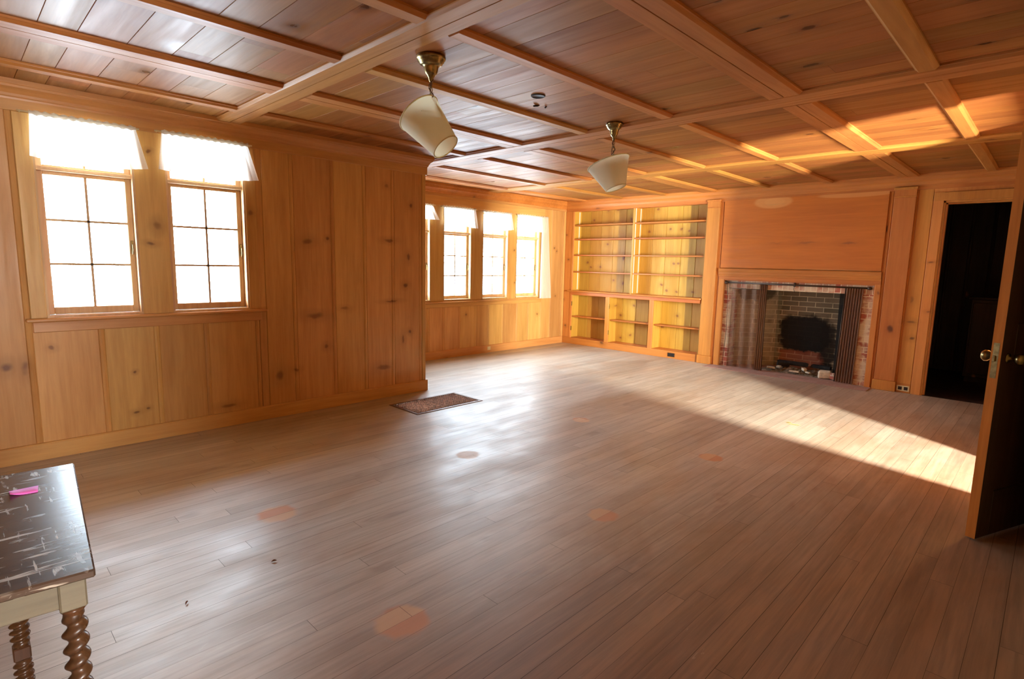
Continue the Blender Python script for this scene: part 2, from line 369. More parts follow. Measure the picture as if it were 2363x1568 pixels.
def brick_mat(name, mode, c1, c2, mortar, soot=None, soldier=False, white=.0, bw=.2, bh=.064):
    N = NT(name); co = N.obj(); sp = N.n('ShaderNodeSeparateXYZ'); N.l(co, sp.inputs[0])
    cb = N.n('ShaderNodeCombineXYZ')
    u = sp.outputs[{'XZ': 0, 'YZ': 1, 'XY': 0}[mode]]; v = sp.outputs[{'XZ': 2, 'YZ': 2, 'XY': 1}[mode]]
    if soldier: u, v = v, u
    N.l(u, cb.inputs[0]); N.l(v, cb.inputs[1])
    bt = N.n('ShaderNodeTexBrick'); N.l(cb.outputs[0], bt.inputs['Vector'])
    bt.inputs['Scale'].default_value = 1; bt.inputs['Brick Width'].default_value = bw; bt.inputs['Row Height'].default_value = bh
    bt.inputs['Mortar Size'].default_value = .0045; bt.inputs['Mortar Smooth'].default_value = .2; bt.inputs['Bias'].default_value = 0
    bt.inputs['Color1'].default_value = (*c1, 1); bt.inputs['Color2'].default_value = (*c2, 1); bt.inputs['Mortar'].default_value = (*mortar, 1)
    col = bt.outputs['Color']
    nz = N.noise(co, 14, 5, .65)
    col = N.mix(N.mr(nz, .5, .8, 0, .5), col, tuple(c*.55 for c in c1))
    if white: col = N.mix(N.math('MULTIPLY', N.mr(N.noise(co, 7, 4, .6), .38, .60, 0, 1), white), col, srgb(222,206,172))
    if soot:
        for (x, z, rx, rz, st, cc) in soot:  # soot stains
            axm = (1/rx, 0, 1/rz) if mode == 'XZ' else (0, 1/rx, 1/rz)
            lc = (-x/rx, 0, -z/rz) if mode == 'XZ' else (0, -x/rx, -z/rz)
            wb = N.n('ShaderNodeTexNoise'); wb.inputs['Scale'].default_value = 11; wb.inputs['Detail'].default_value = 5; N.l(co, wb.inputs['Vector'])
            ad = N.n('ShaderNodeVectorMath', operation='MULTIPLY_ADD'); N.l(wb.outputs['Color'], ad.inputs[0]); ad.inputs[1].default_value = (.16,.16,.16)
            sb = N.n('ShaderNodeVectorMath', operation='SUBTRACT'); N.l(co, sb.inputs[0]); sb.inputs[1].default_value = (.08,.08,.08); N.l(sb.outputs[0], ad.inputs[2])
            mp = N.mapping(ad.outputs[0], axm, lc); s2 = N.n('ShaderNodeSeparateXYZ'); N.l(mp, s2.inputs[0])
            a = N.math('ABSOLUTE', s2.outputs[0 if mode == 'XZ' else 1]); b = N.math('ABSOLUTE', s2.outputs[2])
            d = N.math('POWER', N.math('ADD', N.math('POWER', a, 3.5), N.math('POWER', b, 3.5)), .2857)
            col = N.mix(N.mr(d, .85, 1.12, st, 0), col, cc)
    N.l(col, N.b.inputs['Base Color']); N.b.inputs['Roughness'].default_value = .9
    N.bump(N.math('SUBTRACT', N.math('MULTIPLY', nz, .3), bt.outputs['Fac']), .6, .004)
    return N.m
BR1, BR2, MORT = srgb(186,104,82), srgb(152,80,66), srgb(232,214,182)
M_BRICKS = brick_mat('whitewashed_red_brick_face', 'XZ', BR1, BR2, MORT, white=.85)
M_BRICKH = brick_mat('soldier_course_brick', 'XZ', BR1, srgb(190,150,120), MORT, soldier=True, white=.7, bw=.21, bh=.064)
SO = (.012,.011,.010)
M_FBACK = brick_mat('sooty_firebox_back_brick', 'XZ', srgb(150,132,108), srgb(116,104,84), srgb(222,208,172),
   soot=[(-2.30,.47,.32,.25,.99,SO),(-2.02,.34,.10,.28,.9,SO),(-2.72,.6,.10,.6,.6,srgb(150,150,128)),(-2.34,.13,.27,.12,.6,srgb(170,88,66))])
M_FSIDE = brick_mat('grey_firebox_side_brick', 'YZ', srgb(178,168,146), srgb(150,136,118), srgb(214,206,184), soot=[(7.62,1.02,.16,.14,.7,SO)], white=.35)
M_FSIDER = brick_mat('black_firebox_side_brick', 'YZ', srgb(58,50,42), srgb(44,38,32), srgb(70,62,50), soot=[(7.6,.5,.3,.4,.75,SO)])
M_HEARTH = brick_mat('pinkish_brick_hearth', 'XY', srgb(176,140,128), srgb(156,122,112), srgb(170,150,140), bw=.2, bh=.1)

def glass_mat():
    N = NT('window_glass'); t = N.n('ShaderNodeBsdfTransparent'); g = N.n('ShaderNodeBsdfGlossy'); g.inputs['Roughness'].default_value = .02
    t.inputs['Color'].default_value = (.96,.98,.97,1)
    fr = N.n('ShaderNodeFresnel'); fr.inputs['IOR'].default_value = 1.45
    mx = N.n('ShaderNodeMixShader'); N.l(fr.outputs[0], mx.inputs[0]); N.l(t.outputs[0], mx.inputs[1]); N.l(g.outputs[0], mx.inputs[2])
    N.l(mx.outputs[0], N.out.inputs['Surface']); return N.m
M_GLASS = glass_mat()
def cloth_mat():
    N = NT('sheer_white_curtain'); d = N.n('ShaderNodeBsdfDiffuse'); d.inputs['Color'].default_value = (.86,.83,.74,1)
    t = N.n('ShaderNodeBsdfTranslucent'); t.inputs['Color'].default_value = (.92,.90,.84,1)
    tr = N.n('ShaderNodeBsdfTransparent'); tr.inputs['Color'].default_value = (1,1,1,1)
    nz = N.noise(N.mapping(N.obj(), (1,1,1)), 180, 2, .5)
    a = N.n('ShaderNodeMixShader'); a.inputs[0].default_value = .5; N.l(d.outputs[0], a.inputs[1]); N.l(t.outputs[0], a.inputs[2])
    b = N.n('ShaderNodeMixShader'); N.l(N.mr(nz, .4, .7, .0, .05), b.inputs[0]); N.l(a.outputs[0], b.inputs[1]); N.l(tr.outputs[0], b.inputs[2])
    N.l(b.outputs[0], N.out.inputs['Surface']); return N.m
M_CLOTH = cloth_mat()
def mesh_mat(name='bronze_chain_mail_mesh', lo=.58, hi=.74):
    N = NT(name); N.b.inputs['Base Color'].default_value = (*srgb(150,112,86), 1)
    N.b.inputs['Roughness'].default_value = .55; N.b.inputs['Metallic'].default_value = .3
    tr = N.n('ShaderNodeBsdfTransparent'); mx = N.n('ShaderNodeMixShader')
    nz = N.noise(N.mapping(N.obj(), (1,1,.08)), 60, 3, .6)
    N.l(N.mr(nz, .35, .65, lo, hi), mx.inputs[0]); N.l(N.b.outputs[0], mx.inputs[1]); N.l(tr.outputs[0], mx.inputs[2])
    N.l(mx.outputs[0], N.out.inputs['Surface']); return N.m
M_MESH = mesh_mat()
M_MESHD = mesh_mat('gathered_bronze_mesh', .10, .26)
M_BRASS = plain('aged_brass', (.27,.20,.085), .28, 1.0, nscale=40, namt=.3)
M_IRON = plain('dark_bronze_metal', (.09,.065,.05), .45, .8)
def shade_mat():
    N = NT('cream_pleated_lampshade'); N.b.inputs['Base Color'].default_value = (*srgb(242,234,206), 1); N.b.inputs['Roughness'].default_value = .85
    t = N.n('ShaderNodeBsdfTranslucent'); t.inputs['Color'].default_value = (*srgb(244,232,196), 1)
    mx = N.n('ShaderNodeMixShader'); mx.inputs[0].default_value = .5; N.l(N.b.outputs[0], mx.inputs[1]); N.l(t.outputs[0], mx.inputs[2])
    N.l(mx.outputs[0], N.out.inputs['Surface']); return N.m
M_SHADE = shade_mat()
M_CORD = plain('brown_fabric_cord', (.16,.07,.04), .7)
M_GREYP = plain('sash_exterior_grey_wood', srgb(128,116,96), .6, nscale=20)
M_SASH = wood('window_sash_pine', srgb(216,180,130), srgb(180,140,94), 'Z', .5, (), rk=0.0, var=.05)
M_GRATE = plain('rusty_iron_grate', (.20,.085,.045), .8, .0, .1, nscale=30, namt=.4)
M_BLACK = plain('black_void', (.01,.008,.007), .9)
M_OUTB = plain('brown_bakelite', (.035,.02,.014), .6, 0, .2)
M_OUTI = plain('ivory_plastic', srgb(214,196,150), .45)
M_PINK = plain('pink_paper_note', srgb(250,120,215), .7)
M_ASH = plain('grey_ash', srgb(120,108,92), .95, nscale=30, namt=.5, bump=.6)
M_CHAR = plain('charred_wood', (.02,.017,.015), .8, nscale=30, namt=.5, bump=.5)
M_PALE = plain('pale_burnt_scrap', srgb(216,204,178), .8, nscale=25, namt=.2)
M_STEEL = plain('bright_painted_strip', srgb(246,242,230), .4)
M_LEAF = plain('dry_brown_leaf', srgb(110,64,40), .7)
M_STRAW = plain('yellow_straw', srgb(226,200,120), .7)
M_EXT = plain('exterior_siding', srgb(210,206,196), .8)

def table_mat():
    N = NT('worn_dark_table_top'); co = N.obj()
    base = N.mix(N.mr(N.noise(N.mapping(co, (1,.1,1)), 30, 4, .6, .4), .35, .65, 0, 1), srgb(74,58,46), srgb(44,34,28))
    def scr(sc, s, lo, hi):
        return N.mr(N.noise(N.mapping(co, sc), s, 3, .55, .3), lo, hi, 0, 1)
    blot = N.mr(N.noise(co, 9, 2, .5), .40, .58, 0, 1)
    k = N.math('MAXIMUM', N.math('MULTIPLY', scr((1,.12,1), 90, .58, .66), blot), N.math('MULTIPLY', scr((.15,1,1), 80, .60, .68), blot))
    col = N.mix(N.math('MULTIPLY', k, .75), base, srgb(196,184,164))
    N.l(col, N.b.inputs['Base Color']); N.l(N.math('ADD', .24, N.math('MULTIPLY', k, .3)), N.b.inputs['Roughness'])
    N.bump(N.noise(N.mapping(co, (1,.1,1)), 60, 3, .6), .1, .002)
    return N.m
M_TABLE = table_mat()
M_TLEG = wood('dark_turned_walnut', srgb(96,62,36), srgb(52,34,22), 'Z', .28, (), rk=0.0, var=.05)
M_TAPR = wood('weathered_table_apron', srgb(122,112,92), srgb(90,82,66), 'Y', .38, (), rk=0.0, var=.05)

# ------------------------------------------------------------------ FLOOR
NB = 0.083
fb = MB()
def planks(mb, x0, x1, y0, y1, holes=()):
    x = x0; row = 0
    while x < x1-1e-6:
        xe = min(x+NB, x1); y = y0-random.random()*2.5
        while y < y1:
            ye = y+random.uniform(1.2, 3.6); a, b = max(y, y0), min(ye, y1)
            if b-a > .01:
                segs = [(a, b)]
                for (hx0, hx1, hy0, hy1) in holes:
                    if x+NB/2 > hx0 and x+NB/2 < hx1:
                        ns = []
                        for (p, q) in segs:
                            if q <= hy0 or p >= hy1: ns.append((p, q)); continue
                            if p < hy0: ns.append((p, hy0))
                            if q > hy1: ns.append((hy1, q))
                        segs = ns
                r = random.random(); g = random.choice((.0007, .0007, .001, .0018))
                for (p, q) in segs:
                    x_, X_ = x+g/2, xe-g/2; p_, q_ = p+.0006, q-.0006
                    mb.add([(x_, p_, 0), (X_, p_, 0), (X_, q_, 0), (x_, q_, 0)], [(0,1,2,3)], r)
            y = ye
        x = xe; row += 1
GR = (-4.20, -3.83, 2.76, 3.50)
gx0 = -5.9+NB*round((GR[0]+5.9)/NB); gx1 = -5.9+NB*round((GR[1]+5.9)/NB)
planks(fb, -5.9, 2.1, -1.6, 7.24, holes=[(gx0, gx1, GR[2], GR[3])])
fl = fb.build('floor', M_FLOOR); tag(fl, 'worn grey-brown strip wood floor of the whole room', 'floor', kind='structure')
sub = MB()
sub.box(-6.1, gx0, -1.75, 9.6, -.10, -.006); sub.box(gx1, 2.2, -1.75, 9.6, -.10, -.006)
sub.box(gx0, gx1, -1.75, GR[2], -.10, -.006); sub.box(gx0, gx1, GR[3], 9.6, -.10, -.006)
sub.box(gx0-.02, gx1+.02, GR[2]-.02, GR[3]+.02, -.20, -.18)
o = sub.build('subfloor', M_BLACK, fl)

# ------------------------------------------------------------------ CEILING
cb = MB(); y = -1.75
place_c = lambda u, v, a: (a, u, v)
while y < 9.7:
    wd = random.choice((.14, .165, .19)); e = y+wd
    # each course broken into two or three lengths
    cuts = [-6.05]+sorted(random.uniform(-5.2, 1.6) for _ in range(2))+[2.15]
    for a, b in zip(cuts, cuts[1:]):
        cb.strip([(y, ZC+.004), (y+.002, ZC), (e-.002, ZC), (e, ZC+.004)], a+.0005, b-.0005, place_c, random.random())
    y = e
o = cb.build('ceiling', M_CEIL); tag(o, 'varnished knotty pine plank ceiling divided by flat battens', 'ceiling', kind='structure')
cr = MB(); cr.box(-6.1, 2.2, -1.8, 9.7, ZC+.005, ZC+.12); cr.build('ceiling_backing', M_BLACK, o)

BD = .024
def batten_prof(hw, main):
    p = [(-hw, 0), (-hw, -.010), (-hw+.005, -.012), (-hw+.013, -BD+.004), (-hw+.018, -BD)]
    if main: p += [(-.003, -BD), (-.003, -BD+.005), (.003, -BD+.005), (.003, -BD)]
    p += [(hw-.018, -BD), (hw-.013, -BD+.004), (hw-.005, -.012), (hw, -.010), (hw, 0)]
    return p
XBE = [(-.50, .09), (1.552, .092), (3.585, .112), (5.525, .10)]
tn = 0
tr_ = 0
def trim(name, mb, mat, label):
    o = mb.build(name, mat); tag(o, label, 'trim', kind='structure'); return o
ci = 10
for (yc, hw), lab in zip(XBE, ('behind the viewer', 'crossing behind the near pendant lamp', 'running just beyond the far pendant lamp', 'nearest the fireplace wall')):
    mb = MB(); x0 = XW if yc < YC else XB
    mb.prism(batten_prof(hw, True), x0, XR, lambda u, v, a, yc=yc: (a, yc+u, ZC+v))
    trim('trim_%d' % ci, mb, M_BEAMX, 'wide double ceiling batten parallel to the fireplace wall, '+lab); ci += 1
ylab = {-5.55: 'along the recess window wall', -4.82: 'through the window recess, nearest its windows', -4.10: 'nearest the left wall', -3.43: 'wide double ceiling batten next after the one nearest the left wall',
        -2.70: 'just left of the pendant lamps', -2.00: 'just right of the pendant lamps', -1.25: 'wide double ceiling batten right of the pendant lamps', -.58: 'nearest the open door', -.03: 'against the right wall'}
for xc, hw, main in ((-5.55, .10, True), (-4.82, .05, False), (-4.10, .05, False), (-3.43, .105, True), (-2.70, .05, False), (-2.00, .05, False), (-1.25, .10, True), (-.58, .05, False)):
    mb = MB(); ys = [-1.6]+[q for yc, h in XBE for q in (yc-h+.004, yc+h-.004)]+[YF]
    for i in range(0, len(ys), 2):
        a, b = ys[i], ys[i+1]
        if xc < XW-.01:
            if b <= YC: continue
            a = max(a, YC)
        mb.prism(batten_prof(hw, main), a, b, lambda u, v, q, xc=xc: (xc+u, q, ZC+v))
    l = ylab[xc]
    trim('trim_%d' % ci, mb, M_BEAMY, l if 'batten' in l else 'narrow ceiling batten running away from the viewer, '+l); ci += 1

# ------------------------------------------------------------------ WALLS
def board_front(mb, joints, z0, z1, plane, axis, bead=True, sgn=1):
    """vertical boards; joints = list of coordinates along the wall; face offset sgn"""
    for a, b in zip(joints, joints[1:]):
        g = .004
        if bead and b-a > .10:
            prof = [(a, -.004), (a+g, 0), (b-.034, 0), (b-.031, -.005), (b-.028, -.001), (b-.016, .003), (b-.004, -.001), (b, -.004)]
        else: prof = [(a, -.007), (a+.003, -.006), (a+.005, 0), (b-.005, 0), (b-.003, -.006), (b, -.007)]
        r = random.random()
        if axis == 'Y': mb.strip(prof, z0, z1, lambda u, v, z: (plane+sgn*v, u, z), r)
        else: mb.strip(prof, z0, z1, lambda u, v, z: (u, plane+sgn*v, z), r)

# left wall (with two windows)
wl = MB()
full_l = [-1.6, -1.3, -.98, -.64, -.30, -.02, .345]
board_front(wl, full_l, 0, 2.30, XW, 'Y')
board_front(wl, [.345, .711, 1.03, 1.353, 1.73, 1.79], 0, .89, XW, 'Y')
board_front(wl, [1.79, 2.04, 2.395, 2.705, 3.005, 3.325], 0, 2.30, XW, 'Y')
board_front(wl, [3.325, YC], 0, 2.30, XW+.004, 'Y', False)
board_front(wl, [.345, .425], .89, 2.30, XW, 'Y', False)
board_front(wl, [.945, 1.13], .89, 2.30, XW, 'Y', False)
board_front(wl, [1.66, 1.79], .89, 2.30, XW, 'Y', False)
wl.box(XW-.003, XW-.001, .425, .945, 2.15, 2.30); wl.box(XW-.003, XW-.001, 1.13, 1.66, 2.15, 2.30)
def wall_backing(mb, x0, x1, ya, yb, holes, z1=ZC+.01):
    ys = ya
    for (a, b, c, d) in holes:
        mb.box(x0, x1, ys, a, 0, z1); mb.box(x0, x1, a, b, 0, c); mb.box(x0, x1, a, b, d, z1); ys = b
    mb.box(x0, x1, ys, yb, 0, z1)
wall_backing(wl, XW-TW, XW-.006, -1.75, YC-.0, NEARW)
o = wl.build('wall_left', M_WALL); tag(o, 'knotty pine boarded left wall with the two near windows', 'wall', kind='structure')
# return of the corner into the recess
wr = MB(); wr.box(XB-TW, XW-.006, YC-.12, YC-.002, 0, ZC+.01)
board_front(wr, [XB, -5.6, -5.28, -4.95, -4.62, XW+.004], 0, 2.30, YC, 'X', False)
o = wr.build('wall_return', M_WALL); tag(o, 'short pine wall turning the corner into the window recess', 'wall', kind='structure')
# recess (bay) wall
wb = MB()
jb = [3.37, 3.66, 3.95, 4.2, 4.44, 4.70, 4.98, 5.28, 5.53, 5.82, 6.13, 6.38, 6.67, 6.90, 7.19, YF]
board_front(wb, [q for q in jb if q <= 6.67], 0, .76, XB, 'Y')
board_front(wb, [6.67, 6.90, 7.19], 0, 2.30, XB, 'Y'); board_front(wb, [7.19, YF], 0, 2.30, XB+.004, 'Y', False)
for a, b in ((3.37, 3.97), (4.46, 4.68), (5.17, 5.385), (5.895, 6.075), (6.585, 6.67)): board_front(wb, [a, b], .76, 2.03, XB, 'Y', False)
wb.box(XB-.004, XB, 3.37, 6.67, 2.03, 2.30)
wall_backing(wb, XB-TW, XB-.006, YC-.1, 7.6, BAYW)
o = wb.build('wall_bay', M_BAY); tag(o, 'pine boarded wall of the recess with a row of four windows', 'wall', kind='structure')
# far wall
wf = MB()
YFB = YF+.36
board_front(wf, [XB, -5.735], .0, 2.30, YF, 'X', False, -1)
board_front(wf, [-3.46, -3.235], 0, 2.30, YF, 'X', False, -1)
board_front(wf, [-1.40, -1.37, -1.15, -1.02], 0, 2.30, YF, 'X', False, -1)
wf.box(XB-TW, -5.767, YF+.006, YFB, 0, ZC+.01)
wf.box(-5.767, -3.457, YF+.25, YFB, 0, ZC+.01)          # behind the bookcase
wf.box(-5.767, -3.457, YF+.006, YF+.25, 2.17, ZC+.01)
wf.box(-3.457, -3.165, YF+.006, YFB, 0, ZC+.01)
wf.box(-3.165, -1.45, YF+.05, YFB, 1.30, ZC+.01)
wf.box(-3.165, -1.45, YF+.006, YF+.05, 1.16, ZC+.01)
wf.box(-1.45, -.93, YF+.006, YFB-.22, 0, ZC+.01)
wf.box(-.93, -.13, YF+.006, YFB-.22, 2.04, ZC+.01)
wf.box(-.13, XR+.02, YF+.006, YFB-.22, 0, ZC+.01)
wf.box(-1.02, XR, YF, YF+.008, 2.13, 2.30)
o = wf.build('wall_far', M_VERT); tag(o, 'pine wall at the far end holding bookcase, fireplace and doorway', 'wall', kind='structure')
# right wall with the doorway behind the open door and the doorway beside the viewer
DA = (4.12, 4.88, 0, 2.03); DB = (-.45, .46, 0, 2.05)
wr = MB()
wall_backing(wr, XR, XR+.12, -1.75, 7.6, [DB, DA])
o = wr.build('wall_right', M_WALL); tag(o, 'pine wall on the right carrying the open door', 'wall', kind='structure')
wn_ = MB(); wn_.box(XW-TW, XR+.1, -1.75, -1.6, 0, ZC+.01)
o = wn_.build('wall_near', M_WALL); tag(o, 'pine wall behind the viewer', 'wall', kind='structure')
# hall behind the right wall
wh = MB()
wall_backing(wh, 1.84, 1.95, -1.75, 7.6, [(.02, .50, .85, 1.85), (3.56, 3.82, .5, 1.75)])
wh.box(XR+.12, 1.84, -1.75, -1.6, 0, ZC+.01); wh.box(XR+.12, 1.84, 7.4, 7.6, 0, ZC+.01)
o = wh.build('wall_hall', M_HALL); tag(o, 'plastered hall walls beyond the right-hand doorways', 'wall', kind='structure')
# dark back room seen through the far doorway
wk = MB()
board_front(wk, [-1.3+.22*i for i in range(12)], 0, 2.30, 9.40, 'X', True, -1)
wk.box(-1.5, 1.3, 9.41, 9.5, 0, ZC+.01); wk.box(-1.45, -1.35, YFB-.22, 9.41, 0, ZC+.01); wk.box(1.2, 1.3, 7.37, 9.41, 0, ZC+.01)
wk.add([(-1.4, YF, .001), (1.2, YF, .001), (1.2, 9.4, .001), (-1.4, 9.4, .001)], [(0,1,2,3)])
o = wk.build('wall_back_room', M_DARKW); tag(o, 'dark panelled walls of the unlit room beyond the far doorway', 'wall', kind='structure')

# ------------------------------------------------------------------ TRIM
crown = [(0, 2.215), (.012, 2.215), (.014, 2.226), (.020, 2.232), (.024, 2.246), (.036, 2.264), (.052, 2.278), (.056, 2.290), (.062, 2.294), (.062, ZC), (0, ZC)]
mb = MB(); mb.sweep([(XW, -1.6), (XW, YC), (XB+.0, YC)], crown)
trim('trim_1', mb, M_WALLX, 'pine crown moulding along the left wall turning the corner')
mb = MB(); mb.sweep([(XB, YC+.01), (XB, YF), (XR, YF)], [(a, z-.02 if z < 2.29 else z) for a, z in crown])
trim('trim_2', mb, M_WALLF, 'pine crown moulding around the recess and over the fireplace wall')
mb = MB(); mb.sweep([(XW, -1.6), (XW, YC), (XW-.3, YC)], [(0, 2.15), (.010, 2.15), (.012, 2.155), (.012, 2.218), (0, 2.218)])
trim('trim_3', mb, M_WALLX, 'flat pine frieze board above the two near windows')
mb = MB(); mb.box(XB, XB+.014, YC+.01, YF, 2.165, 2.20, .003); mb.box(XB, XB+.010, YC+.01, 6.70, 2.045, 2.165, .003)
trim('trim_4', mb, M_WALLX, 'flat pine frieze board above the recess windows')
mb = MB(); mb.box(XB+.014, XR, YF-.014, YF, 2.165, 2.20, .003); mb.box(-5.75, -3.45, YF-.012, YF, 2.155, 2.17, .002); mb.box(-3.26, -1.38, YF-.008, YF, 2.183, 2.2)
trim('trim_5', mb, M_WALLF, 'flat pine frieze board over bookcase and fireplace')
bp = [(0, 0), (.016, 0), (.016, .100), (.012, .108), (0, .110)]
mb = MB(); mb.sweep([(XW, -1.6), (XW, YC), (XB, YC)], bp)
o = trim('baseboard_left', mb, M_WALLX, 'pine baseboard along the left wall')
mb = MB(); mb.sweep([(XB, YC+.02), (XB, YF-.02)], bp)
trim('baseboard_bay', mb, M_WALLX, 'pine baseboard under the recess windows')
mb = MB(); mb.box(-5.88, -3.475, YF-.018, YF, 0, .105, .003); mb.box(-1.15, -1.02, YF-.014, YF, 0, .10, .003)
trim('baseboard_far', mb, M_WALLF, 'pine baseboard along the foot of the bookcase')

# far doorway casing and jamb
t = thing('door_2', (-.53, YF, 0), 'dark open doorway right of the fireplace', 'doorway', kind='structure')
mb = MB(); mb.box(-1.015, -.93, YF-.022, YF, 0, 2.13, .003); mb.box(-.13, -.045, YF-.022, YF, 0, 2.13, .003); mb.box(-1.015, -.045, YF-.024, YF, 2.04, 2.125, .003)
mb.build('door_casing', M_VERT, t)
mb = MB(); mb.box(-.934, -.915, YF, YF+.14, 0, 2.04); mb.box(-.145, -.126, YF, YF+.14, 0, 2.04); mb.box(-.93, -.13, YF, YF+.14, 2.022, 2.041)
mb.box(-.915, -.900, YF+.045, YF+.09, 0, 2.03); mb.box(-.915, -.145, YF+.045, YF+.09, 2.008, 2.022)
mb.build('door_jamb', M_VERT, t)

# ------------------------------------------------------------------ WINDOWS
def window(n, plane, hole, label, depth=.055, latch=True, zt=(1.828, 1.852)):
    y0, y1, z0, z1 = hole
    t = thing('window_%d' % n, (plane, (y0+y1)/2, z0), label, 'window', kind='structure')
    xo, xi = plane-TW+.01, plane
    mb = MB()   # reveal lining
    mb.box(xo, xi+.002, y0, y0+.012, z0, z1); mb.box(xo, xi+.002, y1-.012, y1, z0, z1)
    mb.box(xo, xi+.002, y0, y1, z1-.012, z1); mb.box(xo, xi+.010, y0, y1, z0-.001, z0+.014)
    mb.box(plane-depth-.035, plane-.012, y0, y1, zt[0], zt[1], .004)       # transom bar
    mb.build('window_frame', M_SASH, t)
    xs0, xs1 = plane-depth-.034, plane-depth
    a, b = y0+.012, y1-.012
    def sash(zz0, zz1, rows, name, rb=.045):
        s = MB(); st = .034
        s.box(xs0, xs1, a, a+st, zz0, zz1, .003); s.box(xs0, xs1, b-st, b, zz0, zz1, .003)
        s.box(xs0, xs1, a+st, b-st, zz0, zz0+rb, .003); s.box(xs0, xs1, a+st, b-st, zz1-.022, zz1, .003)
        so = s.build(name, M_SASH, t)
        mm = MB(); yc = (a+b)/2; g0, g1 = zz0+rb, zz1-.022
        mm.box(xs0+.006, xs1-.004, yc-.007, yc+.007, g0, g1)
        for i in range(1, rows):
            zc = g0+(g1-g0)*i/rows; mm.box(xs0+.006, xs1-.004, a+st, b-st, zc-.007, zc+.007)
        mm.build('muntin', M_SASH, so)
        gg = MB(); xg = (xs0+xs1)/2
        gg.add([(xg, a+st, g0), (xg, b-st, g0), (xg, b-st, g1), (xg, a+st, g1)], [(0,1,2,3)])
        gg.build('window_pane', M_GLASS, so)
        return so
    so = sash(z0+.016, zt[0], 3, 'casement_sash')
    sash(zt[1], z1-.012, 1, 'transom_sash', .014)
    if latch:
        L = MB(); yy = b-.016; zz = z0+.46
        L.box(xs1, xs1+.006, yy-.008, yy+.008, zz-.045, zz+.045, .002)
        L.tube([(xs1+.005, yy, zz+.02), (xs1+.022, yy, zz+.015), (xs1+.026, yy, zz-.02), (xs1+.020, yy-.002, zz-.05)], .004)
        L.build('latch', M_BRASS, so)
    return t
window(1, XW, NEARW[0], 'left one of the two near windows, white glare, nearest the table', latch=True)
window(2, XW, NEARW[1], 'right one of the two near windows, beside the boarded wall')
for i, (h, l) in enumerate(zip(BAYW, ('recess window half hidden behind the wall corner', 'second recess window from the wall corner, brightest', 'third recess window from the wall corner', 'recess window nearest the bookcase, beside the long curtain'))):
    window(3+i, XB, h, l, zt=(1.690, 1.712))
# hall windows
for i, (y0, y1, z0, z1) in enumerate([(.02, .50, .85, 1.85), (3.56, 3.82, .5, 1.75)]):
    mb = MB(); 
    mb.box(1.825, 1.84, y0-.06, y0, z0-.06, z1+.06); mb.box(1.825, 1.84, y1, y1+.06, z0-.06, z1+.06)
    mb.box(1.825, 1.84, y0, y1, z1, z1+.06); mb.box(1.825, 1.84, y0, y1, z0-.06, z0)
    o = mb.build('window_%d' % (7+i), M_HALL); tag(o, ('unseen hall window casing added around the fill light beside the viewer', 'narrow hall window casing opposite the open door')[i], 'window', kind='structure')
# near window stool, apron, casings
mb = MB(); mb.box(XW-.05, XW+.045, .318, 1.785, .888, .910, .006)
trim('trim_6', mb, M_WALLX, 'pine window stool ledge under the two near windows')
mb = MB(); mb.box(XW, XW+.014, .35, 1.745, .82, .888, .004)
trim('trim_7', mb, M_WALLX, 'pine apron board beneath the near window ledge')
mb = MB(); mb.box(XW, XW+.010, .345, .425, .91, 2.15, .003); mb.box(XW, XW+.006, .945, 1.13, .91, 2.15, .002); mb.box(XW, XW+.010, 1.66, 1.74, .91, 2.15, .003)
trim('trim_8', mb, M_WALL, 'vertical pine casings around the two near windows')
mb = MB(); mb.box(XB-.05, XB+.03, YC+.05, 6.68, .752, .775, .005); mb.box(XB, XB+.012, YC+.05, 6.66, .70, .752, .003)
trim('trim_9', mb, M_WALLX, 'pine window ledge and apron under the recess windows')

# ------------------------------------------------------------------ CURTAINS
def pleated(mb, top, bot, n, folds, amp, out0, out1, plane, rows=10, sag=None, seed=0):
    """top/bot: (ya, yb, z) ; cloth hanging in plane x=plane+out"""
    rnd = random.Random(seed); ph = [rnd.uniform(0, 6) for _ in range(4)]
    vs = []
    for j in range(rows+1):
        v = j/rows
        for i in range(n+1):
            u = i/n
            ya = top[0]*(1-v)+bot[0]*v; yb = top[1]*(1-v)+bot[1]*v
            zt = top[2]; zb = bot[2]+(sag(u) if sag else 0)
            z = zt*(1-v)+zb*v
            w_ = math.sin(u*folds*2*PI+ph[0])+.5*math.sin(u*folds*3.7*PI+ph[1]+v*1.3)
            x = plane+out0*(1-v)+out1*v+amp*(.45+.55*v)*w_
            yy = ya+(yb-ya)*u+.004*math.sin(u*folds*4*PI+ph[2])*v
            vs.append((x, yy, z))
    fs = [(j*(n+1)+i, j*(n+1)+i+1, (j+1)*(n+1)+i+1, (j+1)*(n+1)+i) for j in range(rows) for i in range(n)]
    mb.add(vs, fs, smooth=True)
def ruffle(mb, ya, yb, z, plane, out, n=60, seed=1):
    rnd = random.Random(seed); vs = []
    for j in range(7):
        a = j/6*2*PI
        for i in range(n+1):
            u = i/n; r = .011+.004*math.sin(u*n*1.3+seed)+.003*rnd.random()
            vs.append((plane+out+r*math.cos(a), ya+(yb-ya)*u, z+r*math.sin(a)*1.1))
    mb.add(vs, [(j*(n+1)+i, j*(n+1)+i+1, (j+1)*(n+1)+i+1, (j+1)*(n+1)+i) for j in range(6) for i in range(n)], smooth=True)
